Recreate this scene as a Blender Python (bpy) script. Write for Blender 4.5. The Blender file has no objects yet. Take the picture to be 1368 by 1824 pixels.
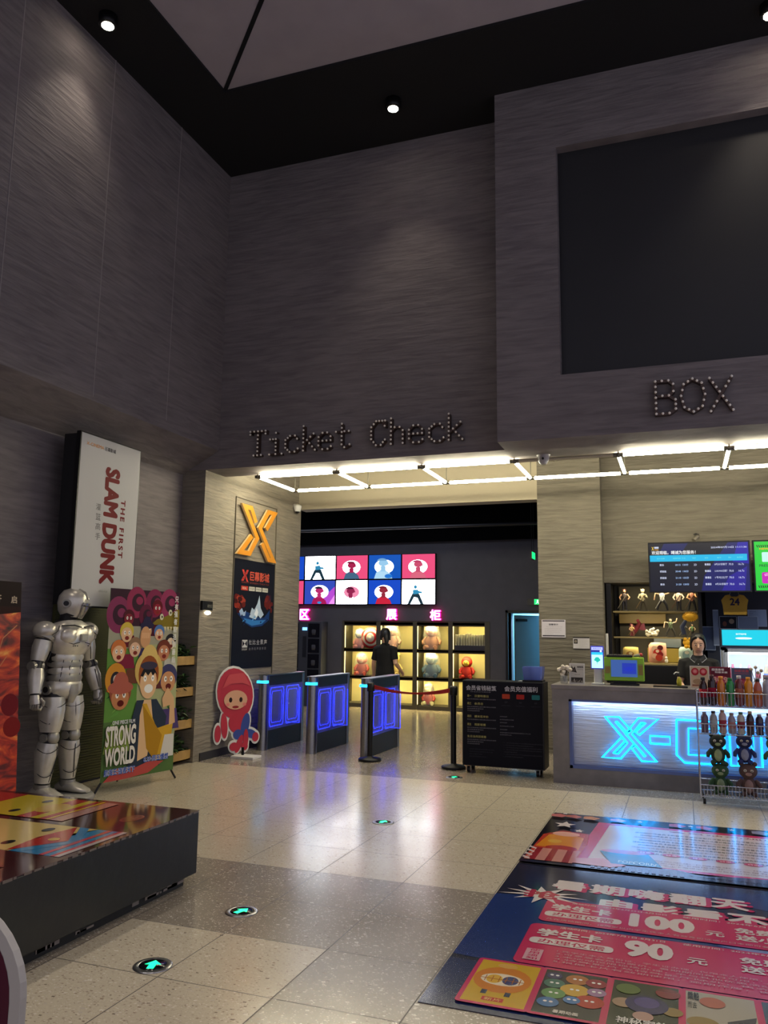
import bpy, bmesh, math, random
import numpy as np
from mathutils import Vector, Matrix
random.seed(7)
V3 = Vector
scene = bpy.context.scene
COL = scene.collection
# ------------------------------------------------------------------ camera
EYE = V3((0, 0, 1.5)); FPX = 1433.78
YAW, PITCH, ROLL = -0.3532407, 0.1483274, 0.01276
_f = V3((math.sin(YAW)*math.cos(PITCH), math.cos(YAW)*math.cos(PITCH), math.sin(PITCH)))
_r0 = V3((math.cos(YAW), -math.sin(YAW), 0)); _u0 = _r0.cross(_f)
_r = _r0*math.cos(ROLL) + _u0*math.sin(ROLL); _u = -_r0*math.sin(ROLL) + _u0*math.cos(ROLL)
cd = bpy.data.cameras.new('camera'); cam = bpy.data.objects.new('camera', cd); COL.objects.link(cam)
cd.sensor_fit = 'VERTICAL'; cd.sensor_height = 36.0; cd.lens = FPX/1824*36.0; cd.clip_start = .05
m = Matrix.Identity(4)
for i, a in enumerate((_r, _u, -_f)):
    m[0][i], m[1][i], m[2][i] = a
m.translation = EYE
cam.matrix_world = m
scene.camera = cam
def at(x, y, ax, val):
    """point where the sight line of a photo pixel meets the plane (axis ax = val)"""
    d = _f + _r*((x-684)/FPX) - _u*((y-912)/FPX)
    return EYE + d*((val-EYE[ax])/d[ax])
# ------------------------------------------------------------------ world, exposure, light levels
w = bpy.data.worlds.new('World'); scene.world = w; w.use_nodes = True
w.node_tree.nodes['Background'].inputs[0].default_value = (.82, .80, 1.0, 1)
w.node_tree.nodes['Background'].inputs[1].default_value = 0.55
scene.view_settings.view_transform = 'Standard'; scene.view_settings.look = 'None'
scene.view_settings.gamma = 1; scene.view_settings.exposure = 0.0
TUBE_E, SPOT_E, SCREEN_E, CELL_E = 60.0, 50.0, 1.35, 150.0
scene.cycles.max_bounces = 6; scene.cycles.diffuse_bounces = 4; scene.cycles.glossy_bounces = 3
scene.cycles.transmission_bounces = 5; scene.cycles.transparent_max_bounces = 8
scene.cycles.sample_clamp_indirect = 4.0; scene.cycles.caustics_reflective = False; scene.cycles.caustics_refractive = False
# ------------------------------------------------------------------ materials
def lin(c):
    if isinstance(c, str):
        c = [int(c[i:i+2], 16)/255 for i in (0, 2, 4)]
    return tuple(x/12.92 if x <= .04045 else ((x+.055)/1.055)**2.4 for x in c[:3]) + (1,)
_M = {}
def mat(name, col='808080', rough=.5, metal=0, emit=0, ecol=None, noise=0, nscale=20, bump=0, alpha=1, trans=0, ior=1.45, spec=None, coat=0, sample=True):
    if name in _M: return _M[name]
    m = bpy.data.materials.new(name); m.use_nodes = True; _M[name] = m
    nt = m.node_tree; b = nt.nodes['Principled BSDF']; c = lin(col)
    b.inputs['Base Color'].default_value = c
    b.inputs['Roughness'].default_value = rough; b.inputs['Metallic'].default_value = metal
    if spec is not None: b.inputs['Specular IOR Level'].default_value = spec
    if coat: b.inputs['Coat Weight'].default_value = coat; b.inputs['Coat Roughness'].default_value = .08
    if emit:
        b.inputs['Emission Color'].default_value = lin(ecol or col); b.inputs['Emission Strength'].default_value = emit
        if not sample: m.cycles.emission_sampling = 'NONE'
    if alpha < 1: b.inputs['Alpha'].default_value = alpha
    if trans: b.inputs['Transmission Weight'].default_value = trans; b.inputs['IOR'].default_value = ior
    if noise or bump:
        tc = nt.nodes.new('ShaderNodeTexCoord'); n = nt.nodes.new('ShaderNodeTexNoise')
        n.inputs['Scale'].default_value = nscale; n.inputs['Detail'].default_value = 4
        nt.links.new(tc.outputs['Object'], n.inputs['Vector'])
        if noise:
            r = nt.nodes.new('ShaderNodeValToRGB')
            r.color_ramp.elements[0].position = .3; r.color_ramp.elements[1].position = .7
            r.color_ramp.elements[0].color = tuple(x*(1-noise) for x in c[:3]) + (1,)
            r.color_ramp.elements[1].color = tuple(min(1, x*(1+noise)) for x in c[:3]) + (1,)
            nt.links.new(n.outputs['Fac'], r.inputs[0]); nt.links.new(r.outputs[0], b.inputs['Base Color'])
        if bump:
            bp = nt.nodes.new('ShaderNodeBump'); bp.inputs['Strength'].default_value = bump; bp.inputs['Distance'].default_value = .01
            nt.links.new(n.outputs['Fac'], bp.inputs['Height']); nt.links.new(bp.outputs[0], b.inputs['Normal'])
    return m
def flat(hexc, rough=.45):            # printed ink
    return mat('print_' + hexc, hexc, max(rough, .6), spec=.12)
def glow(hexc, e=None):                # lit screen pixel colour
    return mat('lit_' + hexc, '080808', .3, emit=SCREEN_E if e is None else e, ecol=hexc, sample=False)

def plaster(name, dark, light, scale=1.0, bump=.9):
    m = bpy.data.materials.new(name); m.use_nodes = True; _M[name] = m
    nt = m.node_tree; N = nt.nodes.new; L = nt.links.new; b = nt.nodes['Principled BSDF']; b.inputs['Roughness'].default_value = .75
    b.inputs['Specular IOR Level'].default_value = .25
    tc = N('ShaderNodeTexCoord'); mp = N('ShaderNodeMapping'); mp.inputs['Scale'].default_value = (1.6*scale, 1.6*scale, 15*scale)
    L(tc.outputs['Object'], mp.inputs[0])
    big = N('ShaderNodeTexNoise'); big.inputs['Scale'].default_value = 1.1; big.inputs['Detail'].default_value = 3
    L(tc.outputs['Object'], big.inputs['Vector'])
    n1 = N('ShaderNodeTexNoise'); n1.inputs['Scale'].default_value = 1.7; n1.inputs['Detail'].default_value = 5; n1.inputs['Distortion'].default_value = .5
    L(mp.outputs[0], n1.inputs['Vector'])
    mix = N('ShaderNodeMath'); mix.operation = 'MULTIPLY_ADD'; L(n1.outputs['Fac'], mix.inputs[0]); mix.inputs[1].default_value = .75
    m2 = N('ShaderNodeMath'); m2.operation = 'MULTIPLY'; L(big.outputs['Fac'], m2.inputs[0]); m2.inputs[1].default_value = .3; L(m2.outputs[0], mix.inputs[2])
    r = N('ShaderNodeValToRGB'); r.color_ramp.elements[0].position = .36; r.color_ramp.elements[1].position = .66
    r.color_ramp.elements[0].color = lin(dark); r.color_ramp.elements[1].color = lin(light)
    L(mix.outputs[0], r.inputs[0]); L(r.outputs[0], b.inputs['Base Color'])
    bp = N('ShaderNodeBump'); bp.inputs['Strength'].default_value = bump; bp.inputs['Distance'].default_value = .025
    L(n1.outputs['Fac'], bp.inputs['Height']); L(bp.outputs[0], b.inputs['Normal'])
    return m

def floor_mat():
    m = bpy.data.materials.new('terrazzo'); m.use_nodes = True
    nt = m.node_tree; N = nt.nodes.new; L = nt.links.new; b = nt.nodes['Principled BSDF']
    def M(op, a, bb=None, c=None):
        n = N('ShaderNodeMath'); n.operation = op
        for i, x in enumerate((a, bb, c)):
            if x is None: continue
            if isinstance(x, (int, float)): n.inputs[i].default_value = x
            else: L(x, n.inputs[i])
        return n.outputs[0]
    def mixc(f, a, bcol):
        n = N('ShaderNodeMix'); n.data_type = 'RGBA'
        L(f, n.inputs[0])
        for i, x in ((6, a), (7, bcol)):
            if isinstance(x, str): n.inputs[i].default_value = lin(x)
            else: L(x, n.inputs[i])
        return n.outputs[2]
    geo = N('ShaderNodeNewGeometry'); sp = N('ShaderNodeSeparateXYZ'); L(geo.outputs['Position'], sp.inputs[0])
    X, Y = sp.outputs[0], sp.outputs[1]
    T = .5600
    def grout(v, off):
        fr = M('FRACT', M('DIVIDE', M('ADD', v, off), T))
        return M('LESS_THAN', M('MINIMUM', fr, M('SUBTRACT', 1, fr)), .0045)
    g = M('MAXIMUM', grout(X, 1.65+T*20), grout(Y, -3.77+T*20))
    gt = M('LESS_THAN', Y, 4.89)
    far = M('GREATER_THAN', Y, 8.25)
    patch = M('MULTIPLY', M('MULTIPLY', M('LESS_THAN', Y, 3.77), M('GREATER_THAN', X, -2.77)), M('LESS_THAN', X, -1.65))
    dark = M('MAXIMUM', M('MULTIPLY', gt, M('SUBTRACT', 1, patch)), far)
    n = N('ShaderNodeTexNoise'); n.inputs['Scale'].default_value = 2.2; n.inputs['Detail'].default_value = 5; L(geo.outputs['Position'], n.inputs['Vector'])
    n2 = N('ShaderNodeTexNoise'); n2.inputs['Scale'].default_value = 70; n2.inputs['Detail'].default_value = 3; L(geo.outputs['Position'], n2.inputs['Vector'])
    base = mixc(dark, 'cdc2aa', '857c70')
    base = mixc(M('MULTIPLY', n2.outputs['Fac'], .5), base, '9a9080')
    # stone chips
    def chips(scale, rnd, thr, lo):
        v = N('ShaderNodeTexVoronoi'); v.inputs['Scale'].default_value = scale; v.feature = 'F1'; v.distance = 'MINKOWSKI'; v.inputs['Exponent'].default_value = .9
        v.inputs['Randomness'].default_value = 1
        mp = N('ShaderNodeMapping'); mp.inputs['Rotation'].default_value = (0, 0, rnd); mp.inputs['Scale'].default_value = (1, 1.45, 1)
        L(geo.outputs['Position'], mp.inputs[0]); L(mp.outputs[0], v.inputs['Vector'])
        s = N('ShaderNodeSeparateColor'); L(v.outputs['Color'], s.inputs[0])
        return M('MULTIPLY', M('LESS_THAN', v.outputs['Distance'], M('MULTIPLY', s.outputs[0], thr)), M('GREATER_THAN', s.outputs[1], lo)), s.outputs[2]
    for sc_, rnd, thr, lo, ca, cb in ((30, .4, .50, .25, 'e0dacb', 'b9b0a2'), (55, 1.3, .62, .15, 'dad2c2', '8a7a6a'), (85, 2.9, .7, .2, 'e0d8c8', '9a8c7a'), (38, 2.2, .5, .5, '54463c', '8c7a66')):
        f, t = chips(sc_, rnd, thr, lo)
        cc = N('ShaderNodeMix'); cc.data_type = 'RGBA'; L(t, cc.inputs[0]); cc.inputs[6].default_value = lin(ca); cc.inputs[7].default_value = lin(cb)
        base = mixc(M('MULTIPLY', f, .75), base, cc.outputs[2])
    base = mixc(g, base, '2c2723')
    L(base, b.inputs['Base Color'])
    rr = M('MULTIPLY_ADD', n.outputs['Fac'], .10, .14)
    L(M('MAXIMUM', rr, M('MULTIPLY', g, .6)), b.inputs['Roughness'])
    b.inputs['Specular IOR Level'].default_value = .8
    return m

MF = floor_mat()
MW = plaster('grey_plaster', '686262', '7e7776', 1.0, .45)
MWb = plaster('warm_grey_plaster', '726c62', '888173', 1.0, .8)
MB_ = mat('black_soffit', '0b0b0c', .8)
MC = mat('ceiling_gypsum', 'a79fa4', .9, noise=.05, nscale=3)
MNAVY = mat('navy_wall', '50505c', .7, noise=.06, nscale=5)
MNBLK = mat('dark_void', '06070b', .95, spec=.1)
BLACK = mat('black_metal', '101012', .4, metal=.3)
BLKM = mat('black_matt', '0e0e10', .6, bump=.1, nscale=40)
STEEL = mat('brushed_steel', '9a9ba0', .28, metal=1, noise=.08, nscale=60)
DSTEEL = mat('dark_steel', '46474c', .35, metal=.9, noise=.1, nscale=40)
WHITE = mat('white_plastic', 'd8d8d4', .45)
CHROME = mat('chrome_wire', 'b8bac2', .25, metal=1)
WOOD = mat('pale_wood', 'a08048', .55, noise=.18, nscale=9)
# ------------------------------------------------------------------ geometry collector
class Geo:
    def __init__(s): s.v = []; s.f = []; s.mi = []; s.sm = []; s.mats = []; s.T = None
    def _m(s, m):
        if m not in s.mats: s.mats.append(m)
        return s.mats.index(m)
    def add(s, vs, fs, m, smooth=False):
        b = len(s.v); T = s.T
        s.v += [tuple(T @ V3(p)) if T else tuple(p) for p in vs]
        k = s._m(m)
        for f in fs: s.f.append([b+i for i in f]); s.mi.append(k); s.sm.append(smooth)
        return s
    def box(s, x0, x1, y0, y1, z0, z1, m):
        vs = [(x, y, z) for z in (z0, z1) for y in (y0, y1) for x in (x0, x1)]
        return s.add(vs, [(0, 2, 3, 1), (4, 5, 7, 6), (0, 1, 5, 4), (2, 6, 7, 3), (0, 4, 6, 2), (1, 3, 7, 5)], m)
    def cyl(s, p0, p1, r0, m, r1=None, n=16, caps=True):
        return s.loft([(p0, r0, r0), (p1, r1 or r0, r1 or r0)], m, n, caps=caps)
    def loft(s, secs, m, n=16, ref=None, caps=True, pw=1.0, closed=False):
        """secs: (centre, rx, ry); rings perpendicular to the path, rx along ref"""
        P = [V3(a[0]) for a in secs]; rings = []
        U = None
        for i, (c, rx, ry) in enumerate(secs):
            t = (P[min(i+1, len(P)-1)] - P[max(i-1, 0)])
            t = t.normalized() if t.length > 1e-9 else V3((0, 0, 1))
            rf = V3(ref) if ref else (U if U else (V3((1, 0, 0)) if abs(t.x) < .9 else V3((0, 1, 0))))
            U = (rf - t*rf.dot(t)); U = U.normalized() if U.length > 1e-6 else t.orthogonal().normalized()
            W = t.cross(U); ring = []
            for k in range(n):
                a = 2*math.pi*k/n; ca, sa = math.cos(a), math.sin(a)
                if pw != 1: ca = math.copysign(abs(ca)**pw, ca); sa = math.copysign(abs(sa)**pw, sa)
                ring.append(P[i] + U*rx*ca + W*ry*sa)
            rings.append(ring)
        vs = [p for r in rings for p in r]; fs = []
        for i in range(len(rings)-1):
            for k in range(n):
                fs.append((i*n+k, i*n+(k+1) % n, (i+1)*n+(k+1) % n, (i+1)*n+k))
        s.add(vs, fs, m, True)
        if caps:
            s.add(rings[0], [tuple(range(n-1, -1, -1))], m); s.add(rings[-1], [tuple(range(n))], m)
        return s
    def ball(s, c, r, m, n=16, k=10, rot=None):
        if isinstance(r, (int, float)): r = (r, r, r)
        R = rot or Matrix.Identity(3); vs = [V3(c) + R @ V3((0, 0, r[2]))]; fs = []
        for i in range(1, k):
            th = math.pi*i/k
            for j in range(n):
                a = 2*math.pi*j/n
                vs.append(V3(c) + R @ V3((r[0]*math.sin(th)*math.cos(a), r[1]*math.sin(th)*math.sin(a), r[2]*math.cos(th))))
        vs.append(V3(c) + R @ V3((0, 0, -r[2]))); e = len(vs)-1
        for j in range(n):
            fs.append((0, 1+j, 1+(j+1) % n)); fs.append((e, e-n+(j+1) % n, e-n+j))
            for i in range(k-2):
                a = 1+i*n; fs.append((a+j, a+n+j, a+n+(j+1) % n, a+(j+1) % n))
        return s.add(vs, fs, m, True)
    def lathe(s, c, prof, m, n=18):
        """prof: (radius, z) from bottom to top"""
        c = V3(c); vs = []; fs = []
        for r, z in prof:
            for k in range(n):
                a = 2*math.pi*k/n; vs.append(c + V3((r*math.cos(a), r*math.sin(a), z)))
        for i in range(len(prof)-1):
            for k in range(n): fs.append((i*n+k, i*n+(k+1) % n, (i+1)*n+(k+1) % n, (i+1)*n+k))
        fs.append(tuple(range(n-1, -1, -1))); fs.append(tuple((len(prof)-1)*n+k for k in range(n)))
        return s.add(vs, fs, m, True)
    def tube(s, pts, r, m, n=8):
        pts = [V3(p) for p in pts]
        return s.loft([(p, r, r) for p in pts], m, n)
    def prism(s, pts, F, d0, d1, m, m2=None):
        """polygon pts (u,v) in frame F, between depths d0 (back) and d1 (front)"""
        n = len(pts); a = sum(pts[i][0]*pts[(i+1) % n][1]-pts[(i+1) % n][0]*pts[i][1] for i in range(n))
        if a < 0: pts = pts[::-1]
        vs = [F.p(u, v, d0) for u, v in pts] + [F.p(u, v, d1) for u, v in pts]
        s.add(vs, [tuple(range(n-1, -1, -1))] + [(i, (i+1) % n, n+(i+1) % n, n+i) for i in range(n)], m2 or m)
        return s.add(vs[n:], [tuple(range(n))], m)
    def build(s, name, parent=None, bevel=0, local=False, remesh=0, smooth=0, subsurf=0):
        me = bpy.data.meshes.new(name)
        if parent is not None and not local:
            inv = MATS[parent.name].inverted(); vs = [tuple(inv @ V3(p)) for p in s.v]; org = None
        elif parent is None and not local:
            a = np.array(s.v); lo, hi = a.min(0), a.max(0); org = V3(((lo[0]+hi[0])/2, (lo[1]+hi[1])/2, lo[2])); vs = [tuple(V3(p)-org) for p in s.v]
        else: vs = s.v; org = None
        me.from_pydata(vs, [], s.f)
        for m in s.mats: me.materials.append(m)
        me.polygons.foreach_set('material_index', s.mi); me.polygons.foreach_set('use_smooth', s.sm); me.update()
        o = bpy.data.objects.new(name, me); COL.objects.link(o)
        if parent is not None: o.parent = parent; MATS[o.name] = MATS[parent.name]
        else: o.location = org or (0, 0, 0); MATS[o.name] = Matrix.Translation(o.location)
        if bevel:
            b = o.modifiers.new('bevel', 'BEVEL'); b.width = bevel; b.segments = 2; b.limit_method = 'ANGLE'; b.angle_limit = 1.0
        if remesh:
            r = o.modifiers.new('remesh', 'REMESH'); r.mode = 'VOXEL'; r.voxel_size = remesh; r.use_smooth_shade = True
            if smooth: q = o.modifiers.new('smooth', 'SMOOTH'); q.factor = .5; q.iterations = smooth
        return o
MATS = {}
class Frame:
    """flat picture plane: origin, edge vectors for u = 0..1 and v = 0..1 and the outward normal"""
    def __init__(s, O, U, V, flip=False):
        s.O, s.U, s.V = V3(O), V3(U), V3(V); s.N = s.U.cross(s.V).normalized()
        if flip: s.N = -s.N
    def p(s, u, v, d=0): return s.O + s.U*u + s.V*v + s.N*d
def wallframe(x0, x1, y, z0, z1): return Frame((x0, y, z0), (x1-x0, 0, 0), (0, 0, z1-z0))   # faces -Y
def sideframe(x, y0, y1, z0, z1): return Frame((x, y0, z0), (0, y1-y0, 0), (0, 0, z1-z0))   # faces +X
# text -> polygons
_TX = {}
def glyphs(s, bold=0.0, space=1.0):
    k = (s, bold, space)
    if k not in _TX:
        c = bpy.data.curves.new('t', 'FONT'); c.body = s; c.resolution_u = 3; c.offset = 0; c.space_line = .95; c.space_character = space
        o = bpy.data.objects.new('t', c); COL.objects.link(o)
        me = bpy.data.meshes.new_from_object(o.evaluated_get(bpy.context.evaluated_depsgraph_get()))
        v0 = [V3((v.co.x, v.co.y, 0)) for v in me.vertices]; f0 = [tuple(p.vertices) for p in me.polygons]; vs, fs = [], []
        for q in range(8 if bold else 1):
            b_ = len(vs); dx_, dy_ = (bold*.8*math.cos(q*.7854), bold*.8*math.sin(q*.7854)) if bold else (0, 0)
            for v in v0:
                w2 = v.copy(); w2.x += dx_; w2.y += dy_; w2.z = q*.000015; vs.append(w2)
            fs += [tuple(i+b_ for i in f) for f in f0]
        bpy.data.objects.remove(o); bpy.data.curves.remove(c); bpy.data.meshes.remove(me)
        xs = [v.x for v in vs] or [0, 1]; ys = [v.y for v in vs] or [0, 1]
        _TX[k] = (vs, fs, min(xs), max(xs), min(ys), max(ys))
    return _TX[k]
class Art:
    """a print: coloured shapes laid one over another on a frame, as one mesh"""
    def __init__(s, F, d=.0015, step=.00006, M=flat): s.g = Geo(); s.F = F; s.d = d; s.step = step; s.M = M
    def poly(s, pts, c):
        m = s.M(c) if isinstance(c, str) else c
        n = len(pts); a = sum(pts[i][0]*pts[(i+1) % n][1]-pts[(i+1) % n][0]*pts[i][1] for i in range(n))
        if a < 0: pts = pts[::-1]
        s.g.add([s.F.p(u, v, s.d) for u, v in pts], [tuple(range(n))], m); s.d += s.step; return s
    def rect(s, u0, v0, u1, v1, c): return s.poly([(u0, v0), (u1, v0), (u1, v1), (u0, v1)], c)
    def rrect(s, u0, v0, u1, v1, c, ru=.02, rv=.02):
        pts = []
        for cx, cy, a0 in ((u1-ru, v0+rv, -90), (u1-ru, v1-rv, 0), (u0+ru, v1-rv, 90), (u0+ru, v0+rv, 180)):
            for k in range(5):
                a = math.radians(a0+k*22.5); pts.append((cx+ru*math.cos(a), cy+rv*math.sin(a)))
        return s.poly(pts, c)
    def ell(s, u, v, ru, rv, c, a0=0, a1=360, n=22, tilt=0):
        t = math.radians(tilt); pts = []
        asp = s.F.V.length/s.F.U.length
        for k in range(n + (a1-a0 < 360)):
            a = math.radians(a0+(a1-a0)*k/n); x, y = ru*math.cos(a), rv*math.sin(a)*asp
            pts.append((u + x*math.cos(t)-y*math.sin(t), v + (x*math.sin(t)+y*math.cos(t))/asp))
        return s.poly(pts, c)
    def text(s, t, u0, v0, u1, v1, c, bold=0.0, fit=True, space=1.0):
        vs, fs, x0, x1, y0, y1 = glyphs(t, bold, space)
        sx = (u1-u0)/max(x1-x0, 1e-3); sy = (v1-v0)/max(y1-y0, 1e-3)
        m = s.M(c) if isinstance(c, str) else c
        s.g.add([s.F.p(u0+(v.x-x0)*sx, v0+(v.y-y0)*sy, s.d+v.z) for v in vs], fs, m); s.d += s.step + (.00012 if bold else 0); return s
    def lines(s, u0, u1, v0, v1, n, c, texts):
        h = (v1-v0)/n
        for i in range(n):
            t = texts[i % len(texts)]; s.text(t, u0, v1-(i+.78)*h, u0+(u1-u0)*min(1, len(t)/max(len(x) for x in texts)), v1-(i+.22)*h, c)
            s.d -= s.step
        s.d += s.step; return s
    def build(s, name, parent): return s.g.build(name, parent)
def band(pts, w):
    """outline of a thick mitred line"""
    P = [V3((a, b, 0)) for a, b in pts]; Lf, Rt = [], []
    for i, p in enumerate(P):
        d0 = (P[i]-P[i-1]).normalized() if i else None; d1 = (P[i+1]-P[i]).normalized() if i < len(P)-1 else None
        n0 = V3((-d0.y, d0.x, 0)) if d0 else None; n1 = V3((-d1.y, d1.x, 0)) if d1 else None
        if n0 and n1:
            k = (n0+n1).normalized(); q = k*(w/max(.35, k.dot(n1)))
        else: q = (n0 or n1)*w
        Lf.append(p+q); Rt.append(p-q)
    return [(p.x, p.y) for p in Lf + Rt[::-1]]
# ------------------------------------------------------------------ tagging
def tag(o, label=None, cat=None, group=None, kind=None):
    if label: o['label'] = label
    if cat: o['category'] = cat
    if group: o['group'] = group
    if kind: o['kind'] = kind
    return o
def thing(name, label, cat, loc, rz=0, group=None):
    o = bpy.data.objects.new(name, None); COL.objects.link(o); o.location = loc; o.rotation_euler = (0, 0, rz); o.empty_display_size = .1
    MATS[o.name] = Matrix.Translation(V3(loc)) @ Matrix.Rotation(rz, 4, 'Z')
    return tag(o, label, cat, group)
def kids(o): return [c for c in bpy.data.objects if c.parent == o]
def copy_tree(o, loc, label, rz=None, scale=None):
    def rec(a, par):
        c = a.copy(); COL.objects.link(c)
        if par: c.parent = par
        for ch in kids(a): rec(ch, c)
        return c
    c = rec(o, None); c.location = loc; c['label'] = label
    if rz is not None: c.rotation_euler.z = rz
    if scale: c.scale = (scale,)*3
    return c
def struct(name, g, bevel=0): return tag(g.build(name, bevel=bevel), kind='structure')
# ================================================================== THE ROOM
XR = 3.4
ZC = 7.15; ZO = 3.40            # height of the hall's soffit, of the opening's lintel
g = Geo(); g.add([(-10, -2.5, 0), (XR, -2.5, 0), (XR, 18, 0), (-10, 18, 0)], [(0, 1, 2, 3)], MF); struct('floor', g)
# left wall: tall upper part, splayed foot, set-back lower part
XU, XB = -5.12, -5.62
g = Geo(); g.add([(XU, -2.5, 3.62), (XU, 8.15, 3.62), (XU, 8.15, ZC+.3), (XU, -2.5, ZC+.3)], [(0, 1, 2, 3)], MW)
g.add([(XB, -2.5, 3.36), (XB, 8.3, 3.36), (XU, 8.15, 3.62), (XU, -2.5, 3.62)], [(0, 1, 2, 3)], MW)
g.add([(XB, -2.5, 0), (XB, 8.3, 0), (XB, 8.3, 3.36), (XB, -2.5, 3.36)], [(0, 1, 2, 3)], MW)
g.box(-5.9, XB-.01, -2.5, 8.3, 0, ZC+.3, MW)
wl = struct('wall_left', g)
SEAM = mat('wall_seam', '8d8784', .6)
for i, (yy, z0) in enumerate(((4.76, 3.66), (5.93, 3.66), (7.08, 3.72))):
    g = Geo(); g.box(XU-.004, XU+.004, yy-.004, yy+.004, z0, ZC, SEAM); struct('trim_%d' % (i+1), g)
# wall above the ticket check opening, with its soffit
YF = 8.15
g = Geo(); g.box(-6.0, XR, YF, 8.62, ZO, ZC+.3, MW); struct('wall_front', g)
# bulkhead with the sunken dark panel
YB = 7.70; bx0 = -1.65; r0, r1, q0, q1 = -1.02, 2.3, 4.01, 6.42
g = Geo()
for a in ((bx0, r0, ZO-.02, ZC+.05), (r1, XR, ZO-.02, ZC+.05), (r0, r1, ZO-.02, q0), (r0, r1, q1, ZC+.05)):
    g.box(a[0], a[1], YB, YF, a[2], a[3], MW)
struct('wall_bulkhead', g)
g = Geo(); g.box(r0-.02, r1+.02, YB+.12, YB+.2, q0-.02, q1+.02, mat('dark_panel', '1f2022', .55, noise=.15, nscale=1.2))
tag(g.build('billboard_panel'), 'big blank charcoal panel sunk in the bulkhead above the marquee letters BOX', 'panel')
# ceiling
g = Geo(); g.box(-4.34, XR, -2.5, 6.72, ZC+.03, ZC+.1, MC); struct('ceiling', g)
GR = mat('ceiling_groove', '050505', .9)
g = Geo(); c0 = V3((-4.34, 6.72, ZC+.026)); dd = V3((1, -1, 0)).normalized(); nn = V3((1, 1, 0)).normalized()*.022
g.add([c0-nn, c0+nn, c0+nn+dd*9, c0-nn+dd*9], [(0, 1, 2, 3)], GR); struct('trim_4', g)
g = Geo(); g.box(-5.6, -4.34, -2.5, 8.4, ZC, ZC+.12, MB_); g.box(-4.34, XR, 6.72, 8.4, ZC, ZC+.12, MB_); struct('ceiling_soffit', g)
# logo wall block, lintel, recess above the tubes, pillar, right-hand rear wall
XL = -5.30
g = Geo(); g.box(-6.4, XL, 8.17, 10.78, 0, 3.9, MWb); struct('wall_logo', g)
g = Geo(); g.box(-6.4, XR, 8.6, 11.2, 3.85, 3.95, MWb); struct('ceiling_recess', g)
g = Geo(); g.box(XL, -1.76, 10.7, 10.95, 3.29, 3.86, mat('cream_beam', '9c9480', .8)); struct('beam_lintel', g)
MWc = plaster('pillar_plaster', '5d5950', '706b60', 1.0, .8)
g = Geo(); g.box(-1.76, -.94, 10.7, 11.3, 0, 3.86, MWc); struct('pillar_counter', g)
g = Geo(); g.box(-.94, XR, 10.95, 11.25, 2.18, 3.86, MWc); struct('wall_counter', g)
g = Geo(); g.box(-.98, XR, 11.62, 11.7, 0, 2.3, mat('dark_backwall', '1d1d22', .8)); g.box(-.98, XR, 11.25, 11.7, 2.18, 2.3, mat('dark_backwall')); struct('wall_niche', g)
# entrance hall beyond the gates
YH = 15.5; cx0, cx1 = -6.60, -3.50; dx0, dx1 = -3.14, -2.30
g = Geo()
for a in ((-9.6, cx0, 0, 4.2), (cx0, cx1, 1.73, 4.2), (cx1, dx0, 0, 4.2), (dx0, dx1, 1.9, 4.2), (dx1, -1.7, 0, 4.2)):
    g.box(a[0], a[1], YH, YH+.5 if a[1] != cx1 else YH+.5, a[2], a[3], MNAVY)
struct('wall_back', g)
g = Geo(); g.box(-9.6, -1.7, 15.38, 15.5, 3.32, 4.2, MNBLK); g.box(-9.6, -1.7, 10.95, 15.6, 4.2, 4.3, MNBLK); g.box(-6.4, -1.76, 10.955, 11.0, 3.32, 4.2, MNBLK); struct('ceiling_hall', g)
g = Geo(); g.box(-1.78, -1.7, 11.3, 15.5, 0, 4.2, MNAVY); struct('wall_hall_right', g)
g = Geo(); g.box(-9.7, -9.6, 10.7, 15.9, 0, 4.2, MNAVY); g.box(-9.6, -6.4, 10.7, 10.78, 0, 4.2, MNAVY); struct('wall_hall_left', g)
g = Geo(); g.tube([(-9.5, 14.0, 3.42), (-1.8, 14.0, 3.42)], .03, mat('dark_pipe', '1a1d24', .5)); tag(g.build('ceiling_pipe'), 'thin dark pipe running under the black hall ceiling', 'pipe')
# skirting bands
g = Geo(); g.box(XL, XL+.012, 8.3, 10.78, .0, .09, mat('skirting', '2b2927', .5)); struct('baseboard_logo', g)
g = Geo(); g.box(XL, XL+.006, 8.92, 10.7, .735, .745, SEAM); struct('trim_5', g)
# door to the corridor
DB = mat('corridor_paint', '7fb4c6', .6)
g = Geo(); g.box(dx0-.05, dx0, YH-.02, YH+.3, 0, 1.95, BLACK); g.box(dx1, dx1+.05, YH-.02, YH+.3, 0, 1.95, BLACK); g.box(dx0-.05, dx1+.05, YH-.02, YH+.3, 1.9, 1.95, BLACK)
dr = struct('door_1', g)
g = Geo(); fr = at(917, 1100, 1, YH+.1); hx = dx0+.12
c, s_ = math.cos(math.radians(52)), math.sin(math.radians(52))
g.T = Matrix.Translation((hx, YH+.12, 0)) @ Matrix.Rotation(math.radians(52), 4, 'Z')
g.box(0, .78, 0, .045, .02, 1.86, mat('door_leaf_paint', '6d8fa0', .5)); g.build('door_leaf', dr)
g2 = Geo(); g2.T = g.T; g2.box(.0, .25, -.06, 0, 1.74, 1.79, DSTEEL); g2.build('door_closer', dr)
g2 = Geo(); g2.T = g.T; g2.cyl((.7, -.06, .95), (.7, 0, .95), .02, DSTEEL); g2.cyl((.58, -.05, .95), (.72, -.05, .95), .012, DSTEEL); g2.build('door_handle', dr)
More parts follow.
